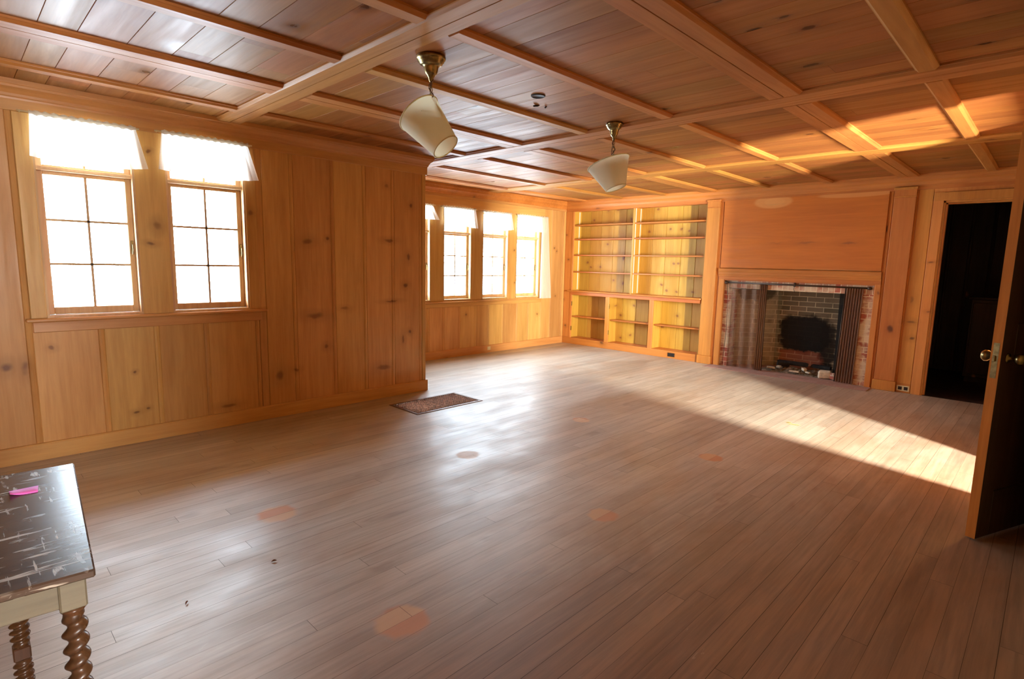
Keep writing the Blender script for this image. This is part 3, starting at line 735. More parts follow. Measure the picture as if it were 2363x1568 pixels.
def valance(plane, ya, yb, zt, zb, ba, bb, rod, label, seed, sag=None, out=.035, extra=None):
    t = thing('window_valance', (plane+out, (ya+yb)/2, zb), label, 'curtain', 'white valances over the windows')
    mb = MB(); mb.tube([(plane+out, rod[0], zt), (plane+out, rod[1], zt)], .0055); 
    mb.box(plane, plane+out+.004, rod[0]+.01, rod[0]+.016, zt-.006, zt+.006); mb.box(plane, plane+out+.004, rod[1]-.016, rod[1]-.01, zt-.006, zt+.006)
    mb.build('curtain_rod', M_OUTI, t)
    mb = MB(); ruffle(mb, ya, yb, zt, plane, out, seed=seed)
    pleated(mb, (ya, yb, zt-.008), (ba, bb, zb), 110, 9, .006, out, out+.018, plane, seed=seed, sag=sag)
    mb.build('valance_cloth', M_CLOTH, t)
    if extra: extra(t)
    return t
valance(XW, .425, .965, 2.152, 1.895, .405, 1.015, (.37, .985), 'white gathered valance over the left near window', 3, sag=lambda u: -.028*math.sin(u*PI))
valance(XW, 1.115, 1.685, 2.160, 1.905, 1.085, 1.755, (1.075, 1.715), 'white gathered valance over the right near window', 5, sag=lambda u: -.028*math.sin(u*PI))
valance(XB, 3.96, 4.48, 2.035, 1.85, 3.93, 4.58, (3.9, 4.52), 'white valance flaring over the recess window half hidden by the corner', 6)
valance(XB, 4.645, 5.215, 2.035, 1.80, 4.645, 5.25, (4.62, 5.24), 'white valance over the second recess window from the corner', 7, sag=lambda u: .02*math.sin(u*5))
valance(XB, 5.375, 5.925, 2.03, 1.80, 5.365, 5.95, (5.35, 5.95), 'white valance over the third recess window from the corner', 8, sag=lambda u: -.02*math.sin(u*PI))
def longc(t):
    mb = MB(); pleated(mb, (6.60, 6.745, 2.025), (6.575, 6.835, .765), 60, 4, .014, .04, .055, XB, rows=26, seed=11)
    mb.build('long_curtain', M_CLOTH, t)
valance(XB, 6.055, 6.745, 2.033, 1.80, 6.05, 6.70, (6.04, 6.76), 'white valance with one long curtain panel, nearest the bookcase', 9, extra=longc)

# ------------------------------------------------------------------ BOOKCASE
BB = YF+.215
t = thing('bookcase', (-4.6, YF, .10), 'empty built-in yellow pine bookcase left of the fireplace', 'bookcase')
mb = MB(); xs = [-5.77, -5.55, -5.33, -5.10, -4.87, -4.62, -4.40, -4.18, -3.93, -3.70, -3.46]
board_front(mb, xs, .10, 2.17, BB, 'X', False, -1); mb.box(-5.77, -3.46, BB+.005, BB+.02, .10, 2.17)
mb.build('back_panel', M_BOOK, t)
for nm, a, b in (('side_panel', -5.765, -5.745), ('side_panel', -3.478, -3.460)):
    mb = MB(); mb.box(a, b, YF+.002, BB-.001, .10, 2.17); mb.build(nm, M_BOOK, t)
mb = MB(); mb.box(-4.618, -4.59, YF-.002, BB-.002, .885, 2.168, .002); mb.build('divider', M_BOOK, t)
mb = MB(); mb.box(-5.80, -3.462, YF-.045, BB-.003, .866, .888, .006); mb.box(-5.76, -3.478, YF-.008, YF+.014, .815, .866, .003); mb.build('counter', M_MANTEL, t)
mb = MB(); mb.box(-5.76, -5.722, YF-.006, YF+.016, .888, 2.168, .002); mb.box(-5.76, -5.722, YF-.006, YF+.016, .10, .815, .002); mb.build('face_stile', M_VERT, t)
for a, b in ((-5.045, -4.975), (-4.265, -4.197)):
    mb = MB(); mb.box(a, b, YF-.006, YF+.016, .10, .816, .002); mb.build('face_stile', M_VERT, t)
    mb = MB(); mb.box((a+b)/2+.012, (a+b)/2+.030, YF+.016, BB-.002, .10, .816); mb.build('divider', M_BOOK, t)
mb = MB(); mb.box(-5.765, -3.46, YF, BB, .082, .104, .002); mb.build('bottom_board', M_WALLF, t)
for z in (1.19, 1.46, 1.715, 1.94):
    for a, b in ((-5.743, -4.620), (-4.588, -3.480)):
        mb = MB(); mb.box(a, b, YF+.012, BB-.004, z-.010, z+.010, .004); mb.build('shelf', M_WALLF, t)
for a, b in ((-5.743, -4.998), (-4.978, -4.218), (-4.198, -3.480)):
    mb = MB(); mb.box(a, b, YF+.035, BB-.004, .445, .463, .004); mb.build('shelf', M_WALLF, t)
for x in (-5.745, -4.59):
    for y in (YF+.022, YF+.155):
        if x < -5 and y < YF+.1: continue
        mb = MB(); mb.box(x, x+.0035, y, y+.017, .90, 2.16); mb.build('shelf_standard', M_STEEL, t)
for x in (-5.722, -4.975):
    for z in (.26, .67):
        mb = MB(); mb.box(x-.001, x+.003, YF-.008, YF+.014, z-.035, z+.035, .001); mb.build('hinge', M_BRASS, t)

# ------------------------------------------------------------------ PILASTERS
def pilaster(x0, x1, label, kind='structure'):
    t = thing('trim_%d' % pil[0], ((x0+x1)/2, YF, 0), label, 'pilaster', kind=kind); pil[0] += 1
    mb = MB(); mb.box(x0, x1, YF-.030, YF, .112, 2.095, .003); mb.build('shaft', M_VERT, t)
    mb = MB(); mb.box(x0-.012, x1+.012, YF-.042, YF, 0, .112, .004); mb.build('plinth', M_VERT, t)
    mb = MB(); mb.box(x0-.004, x1+.004, YF-.034, YF, 2.095, 2.108, .003); mb.box(x0-.001, x1+.001, YF-.032, YF, 2.108, 2.20, .002)
    mb.box(x0-.008, x1+.008, YF-.040, YF, 2.175, 2.20, .003); mb.build('cap', M_VERT, t)
pil = [30]
pilaster(-3.452, -3.282, 'flat pine pilaster between bookcase and fireplace')
pilaster(-1.360, -1.165, 'flat pine pilaster between fireplace and dark doorway')

# ------------------------------------------------------------------ FIREPLACE
t = thing('fireplace', (-2.31, YF, 0), 'brick fireplace with plain orange pine overmantel and sooty firebox', 'fireplace')
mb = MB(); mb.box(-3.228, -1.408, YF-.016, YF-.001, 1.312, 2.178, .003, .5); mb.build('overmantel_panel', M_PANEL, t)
mb = MB()
pr = [(0, 1.200), (.014, 1.200), (.016, 1.222), (.022, 1.228), (.022, 1.255), (.028, 1.262), (.034, 1.278), (.036, 1.296), (.030, 1.304), (0, 1.308)]
mb.prism(pr, -3.245, -1.400, lambda u, v, a: (a, YF-u, v)); mb.build('mantel_moulding', M_MANTEL, t)
mb = MB()
mb.box(-3.235, -3.165, YF-.020, YF, 0, 1.200, .003); mb.box(-3.172, -3.160, YF-.012, YF+.02, 0, 1.165, .002)
mb.build('surround_stile', M_VERT, t)
mb = MB(); mb.box(-1.450, -1.395, YF-.020, YF, 0, 1.200, .003); mb.box(-1.455, -1.443, YF-.012, YF+.02, 0, 1.165, .002)
mb.build('surround_stile', M_VERT, t)
mb = MB(); mb.box(-3.235, -1.395, YF-.021, YF, 1.160, 1.202, .003); mb.box(-3.165, -1.45, YF-.012, YF+.02, 1.150, 1.163, .002); mb.build('surround_rail', M_MANTEL, t)
yb = YF+.02; OX0, OX1, OZ, BX0, BX1, BY = -3.06, -1.58, 1.045, -2.66, -1.93, YF+.60
mb = MB(); mb.box(-3.165, OX0, yb, yb+.20, 0, OZ); mb.build('brick_jamb', M_BRICKS, t)
mb = MB(); mb.box(OX1, -1.45, yb, yb+.20, 0, OZ); mb.build('brick_jamb', M_BRICKS, t)
mb = MB(); mb.box(-3.165, -1.45, yb, yb+.20, OZ, 1.165); mb.build('brick_header', M_BRICKH, t)
mb = MB(); mb.add([(BX0, BY, 0), (BX1, BY, 0), (BX1, BY-.04, 1.5), (BX0, BY-.04, 1.5)], [(0,1,2,3)]); mb.build('firebox_back', M_FBACK, t)
mb = MB(); mb.add([(OX0, yb+.20, 0), (BX0, BY, 0), (BX0, BY-.04, 1.5), (OX0, yb+.20, 1.5)], [(0,1,2,3)]); mb.build('firebox_side', M_FSIDE, t)
mb = MB(); mb.add([(OX1, yb+.20, 0), (BX1, BY, 0), (BX1, BY-.04, 1.5), (OX1, yb+.20, 1.5)], [(0,1,2,3)]); mb.build('firebox_side', M_FSIDER, t)
mb = MB(); mb.box(-3.2, -1.4, BY+.01, BY+.12, -.05, 1.55); mb.box(-3.2, OX0-.09, yb+.2, BY+.02, -.05, 1.55); mb.box(OX1+.06, -1.4, yb+.2, BY+.02, -.05, 1.55); mb.box(-3.2, -1.4, yb+.14, BY+.1, 1.50, 1.58)
mb.add([(OX0, yb+.2, 0), (BX0, BY, 0), (OX0, BY, 0)], [(0,1,2)])
mb.build('firebox_shell', M_CHAR, t)
mb = MB(); mb.box(-3.27, -1.38, 6.98, YF-.018, 0.0, .006, .002); mb.box(OX0, OX1, YF-.018, BY, -.004, .006); mb.build('hearth', M_HEARTH, t)

# mesh fire curtains on a rod
t = thing('fireplace_screen', (-2.31, YF, .01), 'bronze mesh fire curtains drawn apart on a rod', 'fire screen')
yr = YF+.002
mb = MB(); mb.tube([(-3.13, yr, 1.122), (-1.50, yr, 1.118)], .010); mb.lathe([(0,-.02),(.022,-.012),(.025,0),(.022,.012),(0,.02)], (-3.135, yr, 1.12), 14); mb.lathe([(0,-.02),(.022,-.012),(.025,0),(.022,.012),(0,.02)], (-1.50, yr, 1.118), 14)
mb.build('rod', M_IRON, t)
mb = MB(); mb.box(-2.30, -2.285, yr-.008, yb, 1.10, 1.15); mb.tube([(-2.29, yr, 1.12), (-2.30, yr+.008, 1.07), (-2.285, yr+.008, 1.03)], .003); mb.build('bracket', M_IRON, t)
def mesh_curtain(xa, xb, folds, amp, bxa, bxb, seed):
    mb = MB(); n = 90; rows = 8; vs = []
    rr = random.Random(seed)
    for j in range(rows+1):
        v = j/rows
        for i in range(n+1):
            u = i/n; x = (xa+(xb-xa)*u)*(1-v)+(bxa+(bxb-bxa)*u)*v
            vs.append((x, yr+.0+amp*math.sin(u*folds*2*PI+.5*v), 1.110*(1-v)+.012*v))
    mb.add(vs, [(j*(n+1)+i, j*(n+1)+i+1, (j+1)*(n+1)+i+1, (j+1)*(n+1)+i) for j in range(rows) for i in range(n)], smooth=True)
    return mb
mesh_curtain(-3.10, -2.70, 3, .008, -3.06, -2.68, 1).build('mesh_panel', M_MESH, t)
mesh_curtain(-2.70, -2.61, 4, .016, -2.70, -2.60, 2).build('mesh_panel', M_MESHD, t)
o = mesh_curtain(-1.735, -1.555, 7, .016, -1.76, -1.57, 3).build('mesh_panel', M_MESHD, t)
mb = MB()
mb.tube([(-2.61, yr-.006, 1.11), (-2.60, yr-.006, .014)], .005); mb.build('pull_bar', M_IRON, t)
mb = MB(); mb.tube([(-1.735, yr-.006, 1.11), (-1.76, yr-.006, .014)], .005); mb.build('pull_bar', M_IRON, t)
mb = MB(); mb.tube([(-3.09, yr-.006, 1.05), (-2.64, yr-.006, 1.045)], .003); mb.build('pull_bar', M_IRON, t)
mb = MB(); mb.tube([(-3.12, yr-.012, 1.11), (-3.095, yr-.014, .9), (-3.085, yr-.014, .5), (-3.11, yr-.012, .03)], .003)
mb.build('pull_chain', M_IRON, t)

# ash, burnt scraps, broken brick
mb = MB(); n = 44; k = 18; vs = []
rr = random.Random(4)
hh = {}
for j in range(k+1):
    for i in range(n+1):
        u, v = i/n, j/k; env = (math.sin(u*PI)*math.sin(v*PI))**.5
        vs.append((-2.68+.85*u-.12*v*(u-.5), YF+.10+.42*v, .006+env*(.018+.030*rr.random()+.016*math.sin(u*13+v*5))))
mb.add(vs, [(j*(n+1)+i, j*(n+1)+i+1, (j+1)*(n+1)+i+1, (j+1)*(n+1)+i) for j in range(k) for i in range(n)])
o = mb.build('ash_bed', M_ASH); tag(o, 'grey ash and cinders spread over the firebox floor', 'ash', kind='stuff')
def scrap(x, y, z, sx, sy, sz, rz, rx, mat, name, label, cat, seed, group=None):
    rr = random.Random(seed); mb = MB(); vs = []
    for a in (-1, 1):
        for b in (-1, 1):
            for c in (-1, 1): vs.append(Vector((a*sx*rr.uniform(.8, 1.05), b*sy*rr.uniform(.75, 1.1), c*sz*rr.uniform(.7, 1.1))))
    E_ = Euler((rx, 0, rz)).to_matrix(); vs = [E_ @ q+Vector((x, y, z)) for q in vs]
    mb.add(vs, [(0,1,3,2),(4,6,7,5),(0,4,5,1),(2,3,7,6),(0,2,6,4),(1,5,7,3)])
    me_o = mb.build(name, mat)
    bv = me_o.modifiers.new('worn_edges', 'BEVEL'); bv.width = min(sx, sy, sz)*.35; bv.segments = 2
    tag(me_o, label, cat, group)
scrap(-1.90, YF+.12, .058, .075, .05, .05, .15, .1, M_PALE, 'broken_brick', 'pale broken brick lying at the right front of the firebox', 'brick', 1)
scrap(-1.79, YF+.12, .05, .035, .045, .045, -.2, 0, M_BRICKS, 'broken_brick', 'small brick fragment tight against the gathered right mesh curtain', 'brick', 2)
for q in ((-2.53,.14,.05,.05,.016,.01,.3),(-2.46,.22,.06,.03,.02,.012,-.4),(-2.24,.10,.045,.06,.012,.010,.1),(-2.15,.20,.07,.025,.03,.02,.8),(-2.09,.13,.05,.04,.012,.01,-.6)):
    i_ = [(-2.53,'pale burnt wood chip at the left of the ash'),(-2.46,'pale chip standing behind the leftmost ash chip'),(-2.24,'long pale chip in the middle of the ash'),(-2.15,'chunky pale chip beside the broken brick'),(-2.09,'thin pale chip just left of the broken brick')]
    scrap(q[0], YF+q[1], q[2], q[3], q[4], q[5], q[6], .2, M_PALE, 'wood_scrap', dict(i_)[q[0]], 'wood scrap', int(abs(q[0])*100), 'pale burnt scraps in the ash')
for q, l in (((-2.36,.40,.07,.20,.03,.028,.05),'charred log lying across the back of the ash'),((-2.02,.42,.06,.13,.028,.024,-.15),'short charred log at the back right of the firebox'),((-2.44,.30,.06,.08,.03,.03,.5),'charred log stub resting before the longer log')):
    scrap(q[0], YF+q[1], q[2]+.03, q[3], q[4], q[5], q[6], .1, M_CHAR, 'charred_log', l, 'log', int(abs(q[0])*37), 'charred logs in the firebox')

# ------------------------------------------------------------------ OUTLETS
def outlet(x, y, z, nx, ny, mat, matslot, label, w_=.11, h_=.055):
    t = thing('electrical_outlet', (x, y, z), label, 'outlet')
    mb = MB()
    if abs(ny) > 0: mb.box(x-w_/2, x+w_/2, y, y+ny*.006, z-h_/2, z+h_/2, .002)
    else: mb.box(x, x+nx*.006, y-w_/2, y+w_/2, z-h_/2, z+h_/2, .002)
    mb.build('cover_plate', mat, t)
    for s in (-1, 1):
        mb = MB()
        if abs(ny) > 0: mb.box(x+s*w_*.23-w_*.15, x+s*w_*.23+w_*.15, y+ny*.005, y+ny*.009, z-h_*.3, z+h_*.3, .003)
        else: mb.box(x+nx*.005, x+nx*.009, y+s*w_*.23-w_*.15, y+s*w_*.23+w_*.15, z-h_*.3, z+h_*.3, .003)
        mb.build('socket', matslot, t)
outlet(-3.86, YF-.018, .052, 0, -1, M_OUTB, M_BLACK, 'dark brown outlet in the baseboard under the bookcase')
outlet(-1.085, YF-.014, .05, 0, -1, M_OUTI, M_OUTB, 'ivory outlet with dark sockets beside the far doorway', .115, .06)
outlet(XB+.016, 5.52, .062, 1, 0, M_OUTI, M_OUTI, 'small ivory outlet on the baseboard under the recess windows', .06, .05)

# ------------------------------------------------------------------ FLOOR GRATE
t = thing('floor_grate', ((gx0+gx1)/2, (GR[2]+GR[3])/2, 0), 'rusty iron heating grate set in the floor by the wall corner', 'floor grate')
mb = MB(); fr = .028; a, b, c, d = gx0-.012, gx1+.012, GR[2]-.012, GR[3]+.012
mb.box(a, a+fr, c, d, -.004, .005, .002); mb.box(b-fr, b, c, d, -.004, .005, .002); mb.box(a+fr, b-fr, c, c+fr, -.004, .005, .002); mb.box(a+fr, b-fr, d-fr, d, -.004, .005, .002)
mb.build('grate_frame', plain('worn_grate_frame', srgb(120,92,74), .5, .2, nscale=20), t)
mb = MB(); nx_ = 14; ny_ = 28
for i in range(1, nx_):
    x = a+fr+(b-a-2*fr)*i/nx_; mb.box(x-.0035, x+.0035, c+fr, d-fr, -.008, .001)
for i in range(1, ny_):
    y = c+fr+(d-c-2*fr)*i/ny_; mb.box(a+fr, b-fr, y-.0035, y+.0035, -.008, .002)
mb.build('grate_lattice', M_GRATE, t)

# ------------------------------------------------------------------ PENDANT LAMPS
def local_frame(axis):
    z = axis.normalized(); x = z.orthogonal().normalized(); y = z.cross(x)
    return Matrix((x, y, z)).transposed()
def pendant(cx, cy, drop, big, small, h, axis, wide_c, label, seed, rad=.062):
    ZB = ZC
    t = thing('pendant_lamp', (cx, cy, ZB), label, 'pendant lamp', 'cream shaded pendant lamps')
    mb = MB(); s = rad/.062
    prof = [(0, 0), (.058, 0), (.062, -.005), (.062, -.014), (.060, -.018), (.056, -.020), (.056, -.027), (.050, -.031), (.049, -.038), (.040, -.044), (.034, -.048), (.031, -.054), (.030, -.064), (.026, -.080), (.021, -.088), (.017, -.090), (.016, -.096), (.012, -.100), (.009, -.116), (.004, -.124), (0, -.125)]
    mb.lathe([(r*s, z) for r, z in prof], (cx, cy, ZB), 36); mb.build('canopy', M_BRASS, t)
    # chain
    mb = MB(); z = ZB-.120; ang = 0; L = .030
    while z-L > ZB-drop:
        pts = []
        for k in range(14):
            g = 2*PI*k/14; u, v = .008*math.cos(g), L*.5*math.sin(g)
            pts.append((cx+u*math.cos(ang), cy+u*math.sin(ang), z-L/2+v))
        mb.tube(pts, .0020, 6, closed=True); ang += PI/2; z -= L*.78
    mb.build('chain', M_BRASS, t)
    mb = MB(); rr = random.Random(seed)
    pts = [(cx+.012*math.sin(i*1.1+seed), cy+.012*math.cos(i*1.1+seed), ZB-.11-(drop-.10)*i/10) for i in range(11)]
    mb.tube(pts, .0028, 6)
    pts = [(cx-.03*math.sin(i/8*PI), cy+.02*math.sin(i/8*PI), ZB-.12-(drop-.10)*i/8) for i in range(9)]
    mb.tube(pts, .0024, 6)
    mb.build('cord', M_CORD, t)
    # shade: wide rim centre at wide_c, axis towards narrow rim
    F_ = local_frame(axis); c = Vector(wide_c)
    mb = MB(); n = 6; rb, rs = big/2, small/2
    prof = [(rb+(rs-rb)*i/n, h*i/n) for i in range(n+1)]
    seg = 180; vs = []; fs = []
    for i in range(seg):
        a = 2*PI*i/seg; kk = 1+(.006 if i % 2 else -.006)
        for r, z in prof: vs.append(c+F_ @ Vector((r*kk*math.cos(a), r*kk*math.sin(a), z)))
    m_ = len(prof)
    for i in range(seg):
        j = (i+1) % seg
        for k in range(n): fs.append((i*m_+k, j*m_+k, j*m_+k+1, i*m_+k+1))
    mb.add(vs, fs, smooth=True); sh_ = mb.build('lamp_shade', M_SHADE, t)
    mb = MB()
    for r, z in ((rb, .003), (rs, h-.003)):
        mb.tube([c+F_ @ Vector((r*1.008*math.cos(2*PI*k/48), r*1.008*math.sin(2*PI*k/48), z)) for k in range(48)], .0035, 6, closed=True)
    mb.build('rim_trim', M_SHADE, sh_)
    # socket and bulb holder inside, with spider wires
    top = Vector((cx, cy, ZB-drop)); mid = c+F_ @ Vector((0, 0, h*.35)); d = (mid-top)
    mb = MB(); FM = local_frame(d)
    mb.lathe([(0, 0), (.010, .002), (.014, .02), (.022, .03), (.024, .06), (.020, .085), (0, .088)], top-Vector((0,0,0)), 18, mat=FM); mb.build('lamp_socket', M_IRON, t)
    mb = MB(); hub = top+FM @ Vector((0, 0, .07))
    for k in range(3):
        a = 2*PI*k/3+.4; mb.tube([hub, c+F_ @ Vector(((rb+(rs-rb)*.25)*math.cos(a), (rb+(rs-rb)*.25)*math.sin(a), h*.25))], .0018, 5)
    mb.build('shade_spider', M_IRON, sh_)
    mb = MB(); bc = top+FM @ Vector((0, 0, .11)); mb.lathe([(0,-.03),(.012,-.024),(.026,.0),(.030,.018),(.024,.036),(.010,.046),(0,.048)], bc, 18, mat=FM)
    mb.build('light_bulb', plain('frosted_bulb_%d' % seed, (.75,.74,.70), .3), t)
def pix(px, py, depth):
    f = 1275.91; d = RR*((px-1181.5)/f)-UU*((py-784)/f)+FF
    return Vector((0, 0, CAMZ))+d*depth
def dep(p): return (Vector(p)-Vector((0, 0, CAMZ))).dot(FF)
L1, L2 = (-2.335, 1.77), (-2.385, 3.435)
d1 = dep((L1[0], L1[1], 2.05)); d2 = dep((L2[0], L2[1], 2.0))
ax1 = (RR*.60-UU*.78-FF*.12)
a1 = Vector(pix(966, 261, d1+.04)); pendant(L1[0], L1[1], .235, .228, .142, .235, ax1, a1, 'larger looking near pendant lamp, cream pleated shade tilted to the right', 1, .072)
ax2 = (RR*.285-UU*.955-FF*.02)
a2 = Vector(pix(1403.5, 376, d2)); pendant(L2[0], L2[1], .25, .305, .146, .195, ax2, a2, 'far pendant lamp with cream shade hanging askew, nearer the bookcase', 2)

# open junction box between the lamps with two taped wires
t = thing('ceiling_junction_box', (-2.36, 2.60, ZC), 'open round ceiling box with two dangling taped wires between the lamps', 'junction box')
mb = MB(); mb.lathe([(0, -.004), (.036, -.004), (.040, -.007), (.043, -.005), (.044, 0)], (-2.365, 2.595, ZC), 24); mb.build('box_rim', M_OUTB, t)
bp_ = [Vector(pix(x, y, dd)) for x, y, dd in ((1252, 221, 3.60), (1257, 224, 3.59), (1255, 232, 3.57), (1249, 239, 3.55), (1241, 244, 3.54), (1231, 245, 3.53))]
mb = MB(); mb.tube(bp_, [.004,.0045,.005,.005,.007,.005], 8); mb.build('wire', M_OUTB, t)
bp_ = [Vector(pix(x, y, dd)) for x, y, dd in ((1256, 221, 3.62), (1261, 228, 3.60), (1264, 236, 3.58), (1262, 243, 3.57), (1258, 249, 3.56))]
mb = MB(); mb.tube(bp_, [.003,.003,.006,.007,.005], 8); mb.build('wire', M_OUTB, t)

# ------------------------------------------------------------------ OPEN DOOR (right)
hp = Vector((.052, 4.100)); e1 = Vector((-.195, 3.485)); e2 = Vector((-.152, 3.428))
dr = (e1-hp).normalized(); wdt = (e1-hp).length
nrm = (e2-e1); th = .042
ang = math.atan2(dr.y, dr.x)
t = thing('door_1', (hp.x, hp.y, .008), 'brown panel door standing open at the right edge, brass lock', 'door', kind='structure', rz=ang)
def dbox(mb, u0, u1, v0, v1, z0, z1, bev=0, rnd=.5):
    """local door coords: u along leaf from hinge, v thickness (0 = room face .. th), z"""
    tmp = MB(); tmp.box(u0, u1, v0, v1, z0, z1, bev, rnd)
    c, s = math.cos(ang), math.sin(ang)
    vs = [Vector((hp.x+q.x*c-q.y*s, hp.y+q.x*s+q.y*c, q.z)) for q in tmp.v]
    mb.add(vs, tmp.f, rnd)
# thickness goes towards +x side; local +v is left of dr
side = 1 if Vector((-dr.y, dr.x)).dot(nrm) > 0 else -1
T = lambda v: side*v
W_ = wdt
mb = MB()
dbox(mb, W_-.11, W_, T(0), T(th), .008, 2.02, .002); dbox(mb, 0, .11, T(0), T(th), .008, 2.02, .002)
for z0, z1 in ((.008, .24), (.93, 1.08), (1.90, 2.02)): dbox(mb, .11, W_-.11, T(0), T(th), z0, z1, .002)
do = mb.build('door_frame', M_DOOR, t)
mb = MB(); dbox(mb, W_, W_+.0008, T(0), T(th), .008, 2.02); mb.build('door_edge', M_DEDGE, t)
for z0, z1 in ((.24, .93), (1.08, 1.90)):
    mb = MB(); dbox(mb, .105, W_-.105, T(.012), T(th-.012), z0-.005, z1+.005); mb.build('door_panel', M_DOOR, t)
mb = MB(); zl = .905; dbox(mb, W_-.001, W_+.0015, T(.008), T(th-.010), zl-.085, zl+.085); dbox(mb, W_, W_+.009, T(.012), T(th-.020), zl-.004, zl+.024, .002)
lk = mb.build('lock_plate', M_BRASS, t)
def door_pt(u, v, z):
    c, s = math.cos(ang), math.sin(ang); return Vector((hp.x+u*c-T(v)*s, hp.y+u*s+T(v)*c, z))
for v, sg in ((0, -1), (th, 1)):
    mb = MB(); base = door_pt(W_-.062, v, zl+.012); nd = (door_pt(0, sg, 0)-door_pt(0, 0, 0)).normalized()
    mb.lathe([(0, 0), (.024, 0), (.024, .003), (.008, .006), (.007, .026), (.018, .030), (.027, .040), (.028, .052), (.020, .062), (0, .065)], base, 24, mat=local_frame(nd))
    mb.build('door_knob', M_BRASS, t)
# jamb and casing of the doorway that door closes
mb = MB()
mb.box(XR-.018, XR, DA[0]-.09, DA[0]-.0, 0, 2.12, .002); mb.box(XR-.018, XR, DA[1], DA[1]+.09, 0, 2.12, .002); mb.box(XR-.018, XR, DA[0], DA[1], 2.03, 2.12, .002)
trim('trim_40', mb, M_VERT, 'pine casing around the doorway behind the open door')
mb = MB()
mb.box(XR-.018, XR, DB[1], DB[1]+.09, 0, 2.14, .002); mb.box(XR-.018, XR, DB[0]-.09, DB[0], 0, 2.14, .002); mb.box(XR-.018, XR, DB[0], DB[1], 2.05, 2.14, .002)
trim('trim_41', mb, M_VERT, 'pine casing around the doorway beside the viewer')

# ------------------------------------------------------------------ TABLE
TZ = .74
ta = math.atan2(.148-.205, -1.215+1.90)
t = thing('side_table', (-1.55, -.30, 0), 'dark scratched wooden table with barley twist legs, near left corner', 'table', rz=0)
c_, s_ = math.cos(ta), math.sin(ta)
P0 = Vector((-1.215, .148)); ux = Vector((c_, s_)); uy = Vector((-s_, c_))      # corner, along short edge, along long edge
def tpt(a, b): q = P0+ux*a+uy*b; return q.x, q.y
def tbox(mb, a0, a1, b0, b1, z0, z1, bev=0):
    tmp = MB(); tmp.box(a0, a1, b0, b1, z0, z1, bev)
    mb.add([Vector((*tpt(q.x, q.y), q.z)) for q in tmp.v], tmp.f)
mb = MB(); tbox(mb, -.69, 0, -1.0, 0, TZ-.016, TZ, .003); mb.build('table_top', M_TABLE, t)
mb = MB(); tbox(mb, -.66, -.03, -.99, -.012, TZ-.026, TZ-.018)
tbox(mb, -.052, -.036, -.94, -.05, TZ-.078, TZ-.026, .002); tbox(mb, -.60, -.05, -.105, -.09, TZ-.078, TZ-.026, .002)
tbox(mb, -.64, -.625, -.94, -.09, TZ-.078, TZ-.026, .002); tbox(mb, -.60, -.05, -.955, -.94, TZ-.078, TZ-.026, .002)
mb.build('apron', M_TAPR, t)
def twist(mb, cx, cy, z0, z1, r, amp, pitch, seg=24):
    n = int((z1-z0)/.003); vs = []; fs = []
    for i in range(n+1):
        z = z0+(z1-z0)*i/n; e = min(1, (z-z0)/.02, (z1-z)/.02)
        for k in range(seg):
            a = 2*PI*k/seg; ph = a-2*PI*z/pitch
            rr = r+amp*e*math.cos(ph)
            vs.append((cx+rr*math.cos(a), cy+rr*math.sin(a), z))
    for i in range(n):
        for k in range(seg): fs.append((i*seg+k, i*seg+(k+1) % seg, (i+1)*seg+(k+1) % seg, (i+1)*seg+k))
    mb.add(vs, fs, smooth=True)
def leg(cx, cy, pitch, zb=.22):
    mb = MB(); h = .021
    mb.lathe([(.012, TZ-.084), (.019, TZ-.086), (.020, TZ-.090), (.016, TZ-.094), (.017, TZ-.102)], (cx, cy, 0), 20)
    twist(mb, cx, cy, zb+.036, TZ-.098, .0165, .0050, pitch)
    mb.box(cx-h+.003, cx+h-.003, cy-h+.003, cy+h-.003, zb, zb+.036, .003)
    twist(mb, cx, cy, .09, zb, .0165, .0050, pitch)
    mb.box(cx-h, cx+h, cy-h, cy+h, .03, .09, .003)
    mb.lathe([(0, 0), (.018, 0), (.024, .008), (.024, .020), (.018, .030), (0, .031)], (cx, cy, 0), 18)
    lg = mb.build('leg', M_TLEG, t)
    mb = MB(); mb.box(cx-h, cx+h, cy-h, cy+h, TZ-.084, TZ-.026, .003); mb.build('leg_block', M_TAPR, lg)
LG = [(-1.268, .116, .032, .15), (-1.835, .056, .019, .262), (-1.34, -.76, .026, .15), (-1.90, -.70, .019, .15)]
for q in LG: leg(*q)
mb = MB(); mb.tube([(-1.268, .10, .175), (-1.34, -.75, .175)], .014, 12); mb.build('stretcher', M_TLEG, t)
mb = MB(); mb.tube([(-1.835, .05, .175), (-1.90, -.69, .175)], .014, 12)
mb.build('stretcher', M_TLEG, t)
# pink sticky note
z = TZ+.0008; vs = []; n = 8
A, B, C_, D_ = Vector((-1.767, .062, z)), Vector((-1.766, .117, z)), Vector((-1.718, .112, z)), Vector((-1.724, .062, z))
for j in range(3):
    for i in range(n+1):
        u, v = i/n, j/2; p = (A*(1-u)+B*u)*(1-v)+(D_*(1-u)+C_*u)*v; p.z += .009*max(0, .5-u)**1.5*2*v+.0005; vs.append(p)
mb = MB(); mb.add(vs, [(j*(n+1)+i, j*(n+1)+i+1, (j+1)*(n+1)+i+1, (j+1)*(n+1)+i) for j in range(2) for i in range(n)], smooth=True)
o = mb.build('sticky_note', M_PINK); sm = o.modifiers.new('thickness', 'SOLIDIFY'); sm.thickness = .0004
tag(o, 'small bright pink paper note stuck on the dark table top', 'sticky note')

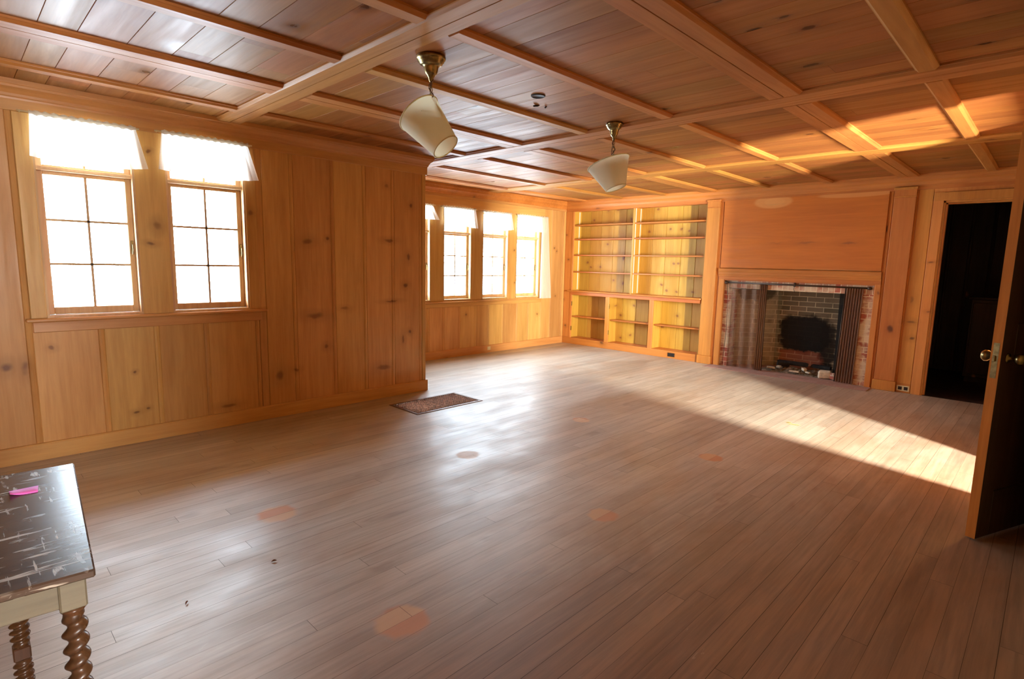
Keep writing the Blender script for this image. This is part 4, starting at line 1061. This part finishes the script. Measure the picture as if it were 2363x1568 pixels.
# ------------------------------------------------------------------ small floor debris
def leaf(x, y, L, W, rz, mat, name, label, cat):
    mb = MB(); n = 8; vs = []
    for i in range(n+1):
        u = i/n; w_ = W*math.sin(u*PI)**.8+.0005
        for s in (-1, 0, 1):
            q = Vector(((u-.5)*L, s*w_/2, .0015+.006*(abs(s))*math.sin(u*PI)+.003*u))
            q = Euler((0, 0, rz)).to_matrix() @ q; vs.append(q+Vector((x, y, .0005)))
    mb.add(vs, [(i*3+k, i*3+k+1, (i+1)*3+k+1, (i+1)*3+k) for i in range(n) for k in (0, 1)], smooth=True)
    o = mb.build(name, mat); tag(o, label, cat)
leaf(-2.31, .90, .025, .008, 1.2, M_LEAF, 'dry_leaf', 'tiny brown dry leaf on the floor right of the table', 'leaf')
leaf(-2.24, .54, .022, .006, 2.4, M_LEAF, 'dry_leaf', 'brown leaf crumb on the floor nearest the table', 'leaf')
leaf(-1.47, 4.95, .11, .014, .3, M_STRAW, 'straw_bit', 'yellow sliver of straw on the sunlit floor', 'straw')
leaf(-1.52, 4.98, .06, .008, -.1, M_STRAW, 'straw_bit', 'shorter yellow straw sliver beside the long one', 'straw')

# ------------------------------------------------------------------ dark cabinet in the unlit room
t = thing('cabinet', (-.40, 8.8, .002), 'dark cabinet barely visible in the unlit room beyond the doorway', 'cabinet')
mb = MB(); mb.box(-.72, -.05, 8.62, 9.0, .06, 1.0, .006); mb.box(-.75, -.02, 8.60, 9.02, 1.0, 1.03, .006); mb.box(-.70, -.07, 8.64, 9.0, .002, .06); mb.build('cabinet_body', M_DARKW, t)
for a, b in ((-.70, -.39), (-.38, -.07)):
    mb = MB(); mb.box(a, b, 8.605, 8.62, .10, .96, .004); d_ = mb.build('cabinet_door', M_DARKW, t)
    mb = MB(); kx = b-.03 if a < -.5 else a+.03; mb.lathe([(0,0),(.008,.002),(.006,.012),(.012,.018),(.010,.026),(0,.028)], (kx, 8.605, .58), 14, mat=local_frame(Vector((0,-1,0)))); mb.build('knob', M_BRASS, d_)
